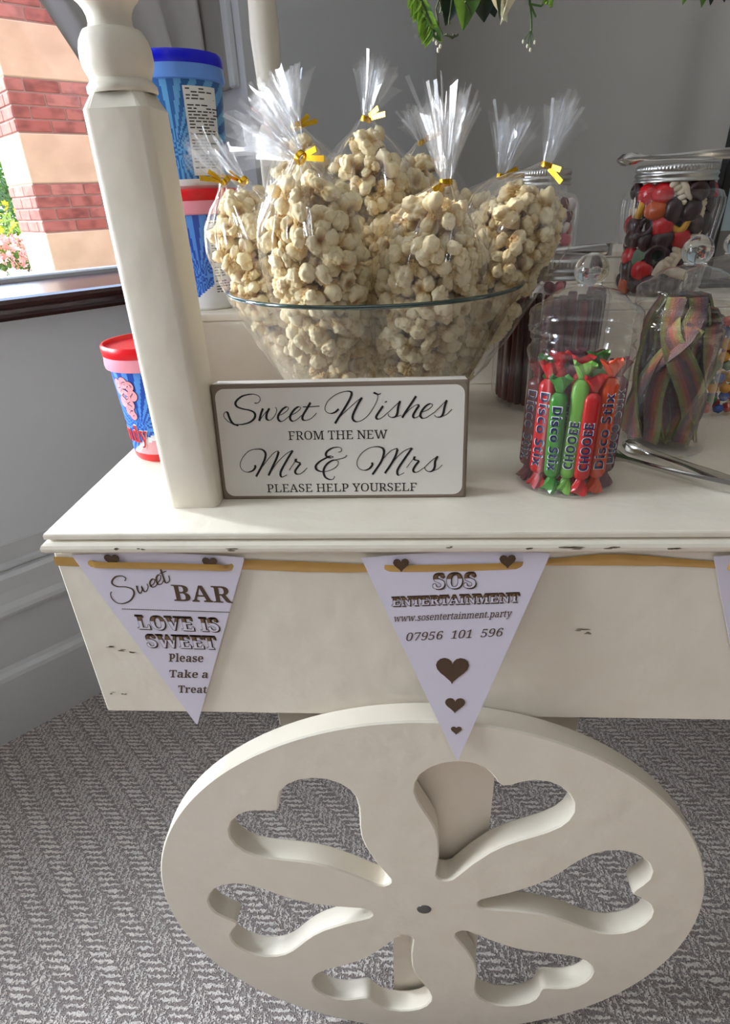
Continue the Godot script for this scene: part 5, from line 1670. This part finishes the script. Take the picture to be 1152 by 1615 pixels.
# ---------------------------------------------------------------- greenery hanging from the canopy
func build_greenery() -> void:
	rng.seed = 31
	var leaf := func(m: MB, at: Vector3, d: Vector3, len_: float, wid: float, n: Vector3) -> void:
		var side := d.cross(n).normalized()
		var nn := side.cross(d).normalized()
		var rows := []
		for j in 7:
			var t := j / 6.0
			var w := wid * sin(PI * pow(t, 0.8) * 0.98 + 0.03)
			rows.append([at + d * len_ * t - side * w / 2 + nn * (w * 0.25 - 0.12 * len_ * t * t), at + d * len_ * t - nn * 0.12 * len_ * t * t, at + d * len_ * t + side * w / 2 + nn * (w * 0.25 - 0.12 * len_ * t * t)])
		m.grid(rows, 1)
	var eye := Vector3(0, 0, 1)
	# fern-like frond with bright oval leaves
	var s := thing("hanging_frond", "bright green frond of small oval leaves hanging at the top", "greenery", Vector3(0.012, 1.42, -0.150))
	var stem := [Vector3(0.000, 1.42, -0.15), Vector3(0.004, 1.22, -0.15), Vector3(0.010, 1.135, -0.148), Vector3(0.017, 1.116, -0.146), Vector3(0.024, 1.1015, -0.144)]
	var m := MB.new()
	var sp := spline(stem, 6)
	m.tube(sp, [0.0010], 6)
	part(s, "stem", m.done(), M.twig)
	for k in 15:
		var t := 12.0 + k * 0.82
		var p: Vector3 = sp[int(t)].lerp(sp[mini(int(t) + 1, sp.size() - 1)], t - int(t))
		for sd in [-1.0, 1.0]:
			m = MB.new()
			leaf.call(m, p, Vector3(sd * 0.55 + 0.15, -0.85, rng.randf_range(-0.1, 0.35)).normalized(), rng.randf_range(0.010, 0.0135), 0.0058, eye)
			part(s, "leaf", m.done(), M.leaf_bright if (k + int(sd)) % 3 else M.leaf_mid)
	m = MB.new()
	for k in 5: blob(m, Vector3(0.026 + rng.randf_range(-0.003, 0.004), 1.0985 - 0.0022 * k, -0.144), Vector3(0.0009, 0.0016, 0.0009), Basis())
	part(s, "flower_bud", m.done(), M.petal)
	# ball of netted twigs
	s = thing("twig_ball", "grey green netted twig ball hanging at the top beside the frond", "greenery", Vector3(0.036, 1.42, -0.158))
	m = MB.new()
	m.tube([Vector3(0.036, 1.42, -0.158), Vector3(0.036, 1.14, -0.158)], [0.001], 5)
	part(s, "stem", m.done(), M.twig)
	m = MB.new()
	for k in 46:
		var c := Vector3(0.0385, 1.1225, -0.156)
		var d := Vector3(rng.randfn() * 0.8, rng.randfn(), rng.randfn() * 0.8).normalized()
		var e := (d + Vector3(rng.randfn(), rng.randfn(), rng.randfn()) * 0.45).normalized()
		var mid := (d + e).normalized() * 1.03
		var sc := Vector3(0.0150, 0.0235, 0.0145)
		m.tube([c + d * sc, c + mid * sc, c + e * sc], [0.00062], 5)
	part(s, "twigs", m.done(), M.twig).set_meta("kind", "stuff")
	# broad leaves
	s = thing("leaf_sprig", "dark broad leaves hanging at the top right of the twig ball", "greenery", Vector3(0.055, 1.42, -0.162))
	m = MB.new()
	m.tube([Vector3(0.055, 1.42, -0.162), Vector3(0.054, 1.20, -0.162), Vector3(0.055, 1.135, -0.160)], [0.0012], 6)
	part(s, "stem", m.done(), M.twig)
	for q in [[Vector3(0.050, 1.140, -0.158), Vector3(-0.10, -1, 0.2), 0.038, 0.022, 1], [Vector3(0.058, 1.138, -0.165), Vector3(0.14, -1, 0.1), 0.030, 0.024, 0], [Vector3(0.061, 1.140, -0.166), Vector3(0.32, -1, 0.0), 0.030, 0.022, 0], [Vector3(0.044, 1.14, -0.164), Vector3(-0.3, -1, 0.1), 0.034, 0.020, 0]]:
		m = MB.new()
		leaf.call(m, q[0], q[1].normalized(), q[2], q[3], eye)
		part(s, "leaf", m.done(), M.leaf_mid if q[4] else M.leaf_dark)
	# rosebud
	s = thing("rosebud", "cream rosebud with a dark tip hanging upside down at the top", "flower", Vector3(0.0725, 1.42, -0.150))
	m = MB.new()
	m.tube([Vector3(0.0725, 1.42, -0.15), Vector3(0.0725, 1.137, -0.15)], [0.0012], 6)
	part(s, "stem", m.done(), M.twig)
	for k in 5:
		var f := TAU * k / 5 + 0.4
		m = MB.new()
		leaf.call(m, Vector3(0.0725 + cos(f) * 0.0045, 1.137, -0.15 + sin(f) * 0.0045), Vector3(-cos(f) * 0.10 + 0.06, -1, -sin(f) * 0.10).normalized(), 0.034 - 0.002 * (k % 3), 0.0165, Vector3(cos(f), 0, sin(f)))
		part(s, "petal", m.done(), M.petal)
	for k in 2:
		m = MB.new()
		leaf.call(m, Vector3(0.0655 + k * 0.012, 1.135, -0.144), Vector3(0.16 - k * 0.25, -1, 0.15).normalized(), 0.031 - k * 0.012, 0.0042, eye)
		part(s, "sepal", m.done(), M.leaf_mid if k else M.twig)
	# fine sprig of tiny flowers
	s = thing("flower_sprig", "thin green sprig with tiny white flowers hanging at the top right", "greenery", Vector3(0.095, 1.42, -0.150))
	m = MB.new()
	m.tube([Vector3(0.086, 1.42, -0.15), Vector3(0.087, 1.14, -0.15), Vector3(0.0915, 1.1135, -0.15), Vector3(0.0965, 1.1060, -0.15)], [0.0008, 0.0008, 0.0009, 0.0006], 6)
	m.tube([Vector3(0.0920, 1.1130, -0.15), Vector3(0.0935, 1.1030, -0.15), Vector3(0.0938, 1.0985, -0.15)], [0.0007], 6)
	m.tube([Vector3(0.0915, 1.1135, -0.15), Vector3(0.0995, 1.1120, -0.15), Vector3(0.1045, 1.1170, -0.15)], [0.0007], 6)
	for d in [Vector3(-0.005, -0.006, 0), Vector3(-0.002, -0.009, 0.001), Vector3(0.0005, -0.011, 0), Vector3(0.003, -0.007, 0.001)]:
		m.tube([Vector3(0.0937, 1.0990, -0.15), Vector3(0.0937, 1.0990, -0.15) + d * 0.9], [0.0003], 4)
	part(s, "stem", m.done(), M.leaf_mid)
	for d in [Vector3(-0.005, -0.006, 0), Vector3(-0.002, -0.009, 0.001), Vector3(0.0005, -0.011, 0), Vector3(0.003, -0.007, 0.001)]:
		m = MB.new()
		blob(m, Vector3(0.0937, 1.0990, -0.15) + d, Vector3(0.0008, 0.0013, 0.0008), Basis())
		part(s, "tiny_flower", m.done(), M.petal)
	m = MB.new()
	for k in 16: blob(m, Vector3(0.1045 + rng.randf_range(-0.006, 0.008), 1.1180 + rng.randf_range(-0.006, 0.008), -0.15 + rng.randf_range(-0.004, 0.004)), Vector3(0.0011, 0.0014, 0.0011), Basis())
	part(s, "bud_cluster", m.done(), M.leaf_bright).set_meta("kind", "stuff")
	# leaf tips at the right
	s = thing("leaf_sprig", "green leaf tips hanging at the very top above the jelly mix jar", "greenery", Vector3(0.208, 1.42, -0.150))
	m = MB.new()
	m.tube([Vector3(0.208, 1.42, -0.15), Vector3(0.207, 1.14, -0.15)], [0.0012], 6)
	part(s, "stem", m.done(), M.twig)
	for q in [[Vector3(0.200, 1.135, -0.150), Vector3(-0.15, -1, 0.1), 0.0270, 0.012, 1], [Vector3(0.206, 1.135, -0.146), Vector3(0.05, -1, 0.1), 0.0295, 0.013, 1], [Vector3(0.212, 1.135, -0.150), Vector3(0.10, -1, 0.1), 0.0280, 0.013, 0], [Vector3(0.218, 1.135, -0.152), Vector3(0.25, -1, 0.1), 0.0270, 0.015, 0]]:
		m = MB.new()
		leaf.call(m, q[0], q[1].normalized(), q[2], q[3], eye)
		part(s, "leaf", m.done(), M.leaf_mid if q[4] else M.leaf_dark)

func _ready() -> void:
	rng.seed = 11
	# ---- camera
	var cam := Camera3D.new()
	cam.name = "camera"
	cam.keep_aspect = Camera3D.KEEP_HEIGHT
	cam.fov = 82.548
	cam.near = 0.02
	cam.far = 80.0
	var back := Vector3(0.06344, 0.47584, 0.87724).normalized()
	var right := Vector3(0.99796, -0.03642, -0.05242)
	right = (right - back * right.dot(back)).normalized()
	cam.transform = Transform3D(Basis(right, back.cross(right), back), Vector3(0, 1.0, 0.3818))
	add_child(cam)
	cam.current = true
	# ---- sky, sun, exposure
	var sky := ProceduralSkyMaterial.new()
	sky.sky_top_color = Color(0.74, 0.84, 0.99)
	sky.sky_horizon_color = Color(0.92, 0.96, 1.0)
	sky.ground_horizon_color = Color(0.80, 0.82, 0.78)
	sky.ground_bottom_color = Color(0.62, 0.64, 0.58)
	sky.sky_energy_multiplier = 1.0
	var env := Environment.new()
	env.background_mode = Environment.BG_SKY
	env.sky = Sky.new()
	env.sky.sky_material = sky
	env.background_energy_multiplier = 7.5
	env.tonemap_mode = Environment.TONE_MAPPER_LINEAR
	env.tonemap_exposure = 1.05
	env.sdfgi_enabled = true
	env.ssao_enabled = true
	env.ssil_enabled = true
	var we := WorldEnvironment.new()
	we.name = "world"
	we.environment = env
	add_child(we)
	var sun := DirectionalLight3D.new()
	sun.name = "sun"
	sun.light_color = Color(1.0, 0.96, 0.90)
	sun.light_energy = 3.0
	sun.light_angular_distance = 3.0
	sun.shadow_enabled = true
	add_child(sun)
	var to_sun := (ALONG * 1.0 - INTO * 1.6).normalized() * cos(deg_to_rad(34.0)) + Vector3.UP * sin(deg_to_rad(34.0))
	sun.look_at_from_position(Vector3.ZERO, -to_sun, Vector3.UP)
	# lamps added in the two window openings to boost the daylight indoors
	for w in [[1.585, 0.16, 3.6, 0.5, 1.13], [2.55, 0.90, 8.0, 0.8, 1.3]]:
		var day := AreaLight3D.new()
		day.name = "added_window_lamp"
		day.light_color = Color(0.93, 0.965, 1.0)
		day.light_energy = w[2]
		day.area_size = Vector2(w[1], w[3])
		day.area_range = 9.0
		day.area_attenuation = 2.0
		day.shadow_enabled = true
		add_child(day, true)
		day.transform = Transform3D(Basis(-ALONG, Vector3.UP, -INTO), room(w[0], w[4], -0.185))
	# ---- the setting, then the things, largest first
	make_materials()
	build_room()
	build_outside()
	build_cart()
	build_sign()
	build_bunting()
	tub("slim red lidded candy floss tub standing at the cart's left end, left of the post", Vector3(-0.2420, TOP, -0.172), 0.0375, 0.0330, 0.1130, true, -0.25, 0)
	tub("lower red lidded tub of the two stacked behind the post", Vector3(-0.263, 0.8752, -0.452), 0.0530, 0.0470, 0.1400, true, 0.2, 2)
	tub("upper blue lidded tub with small print, stacked on a red lidded tub", Vector3(-0.265, 1.0155, -0.452), 0.0550, 0.0490, 0.1330, false, 0.15, 1)
	build_popcorn()
	build_jars()
	build_greenery()
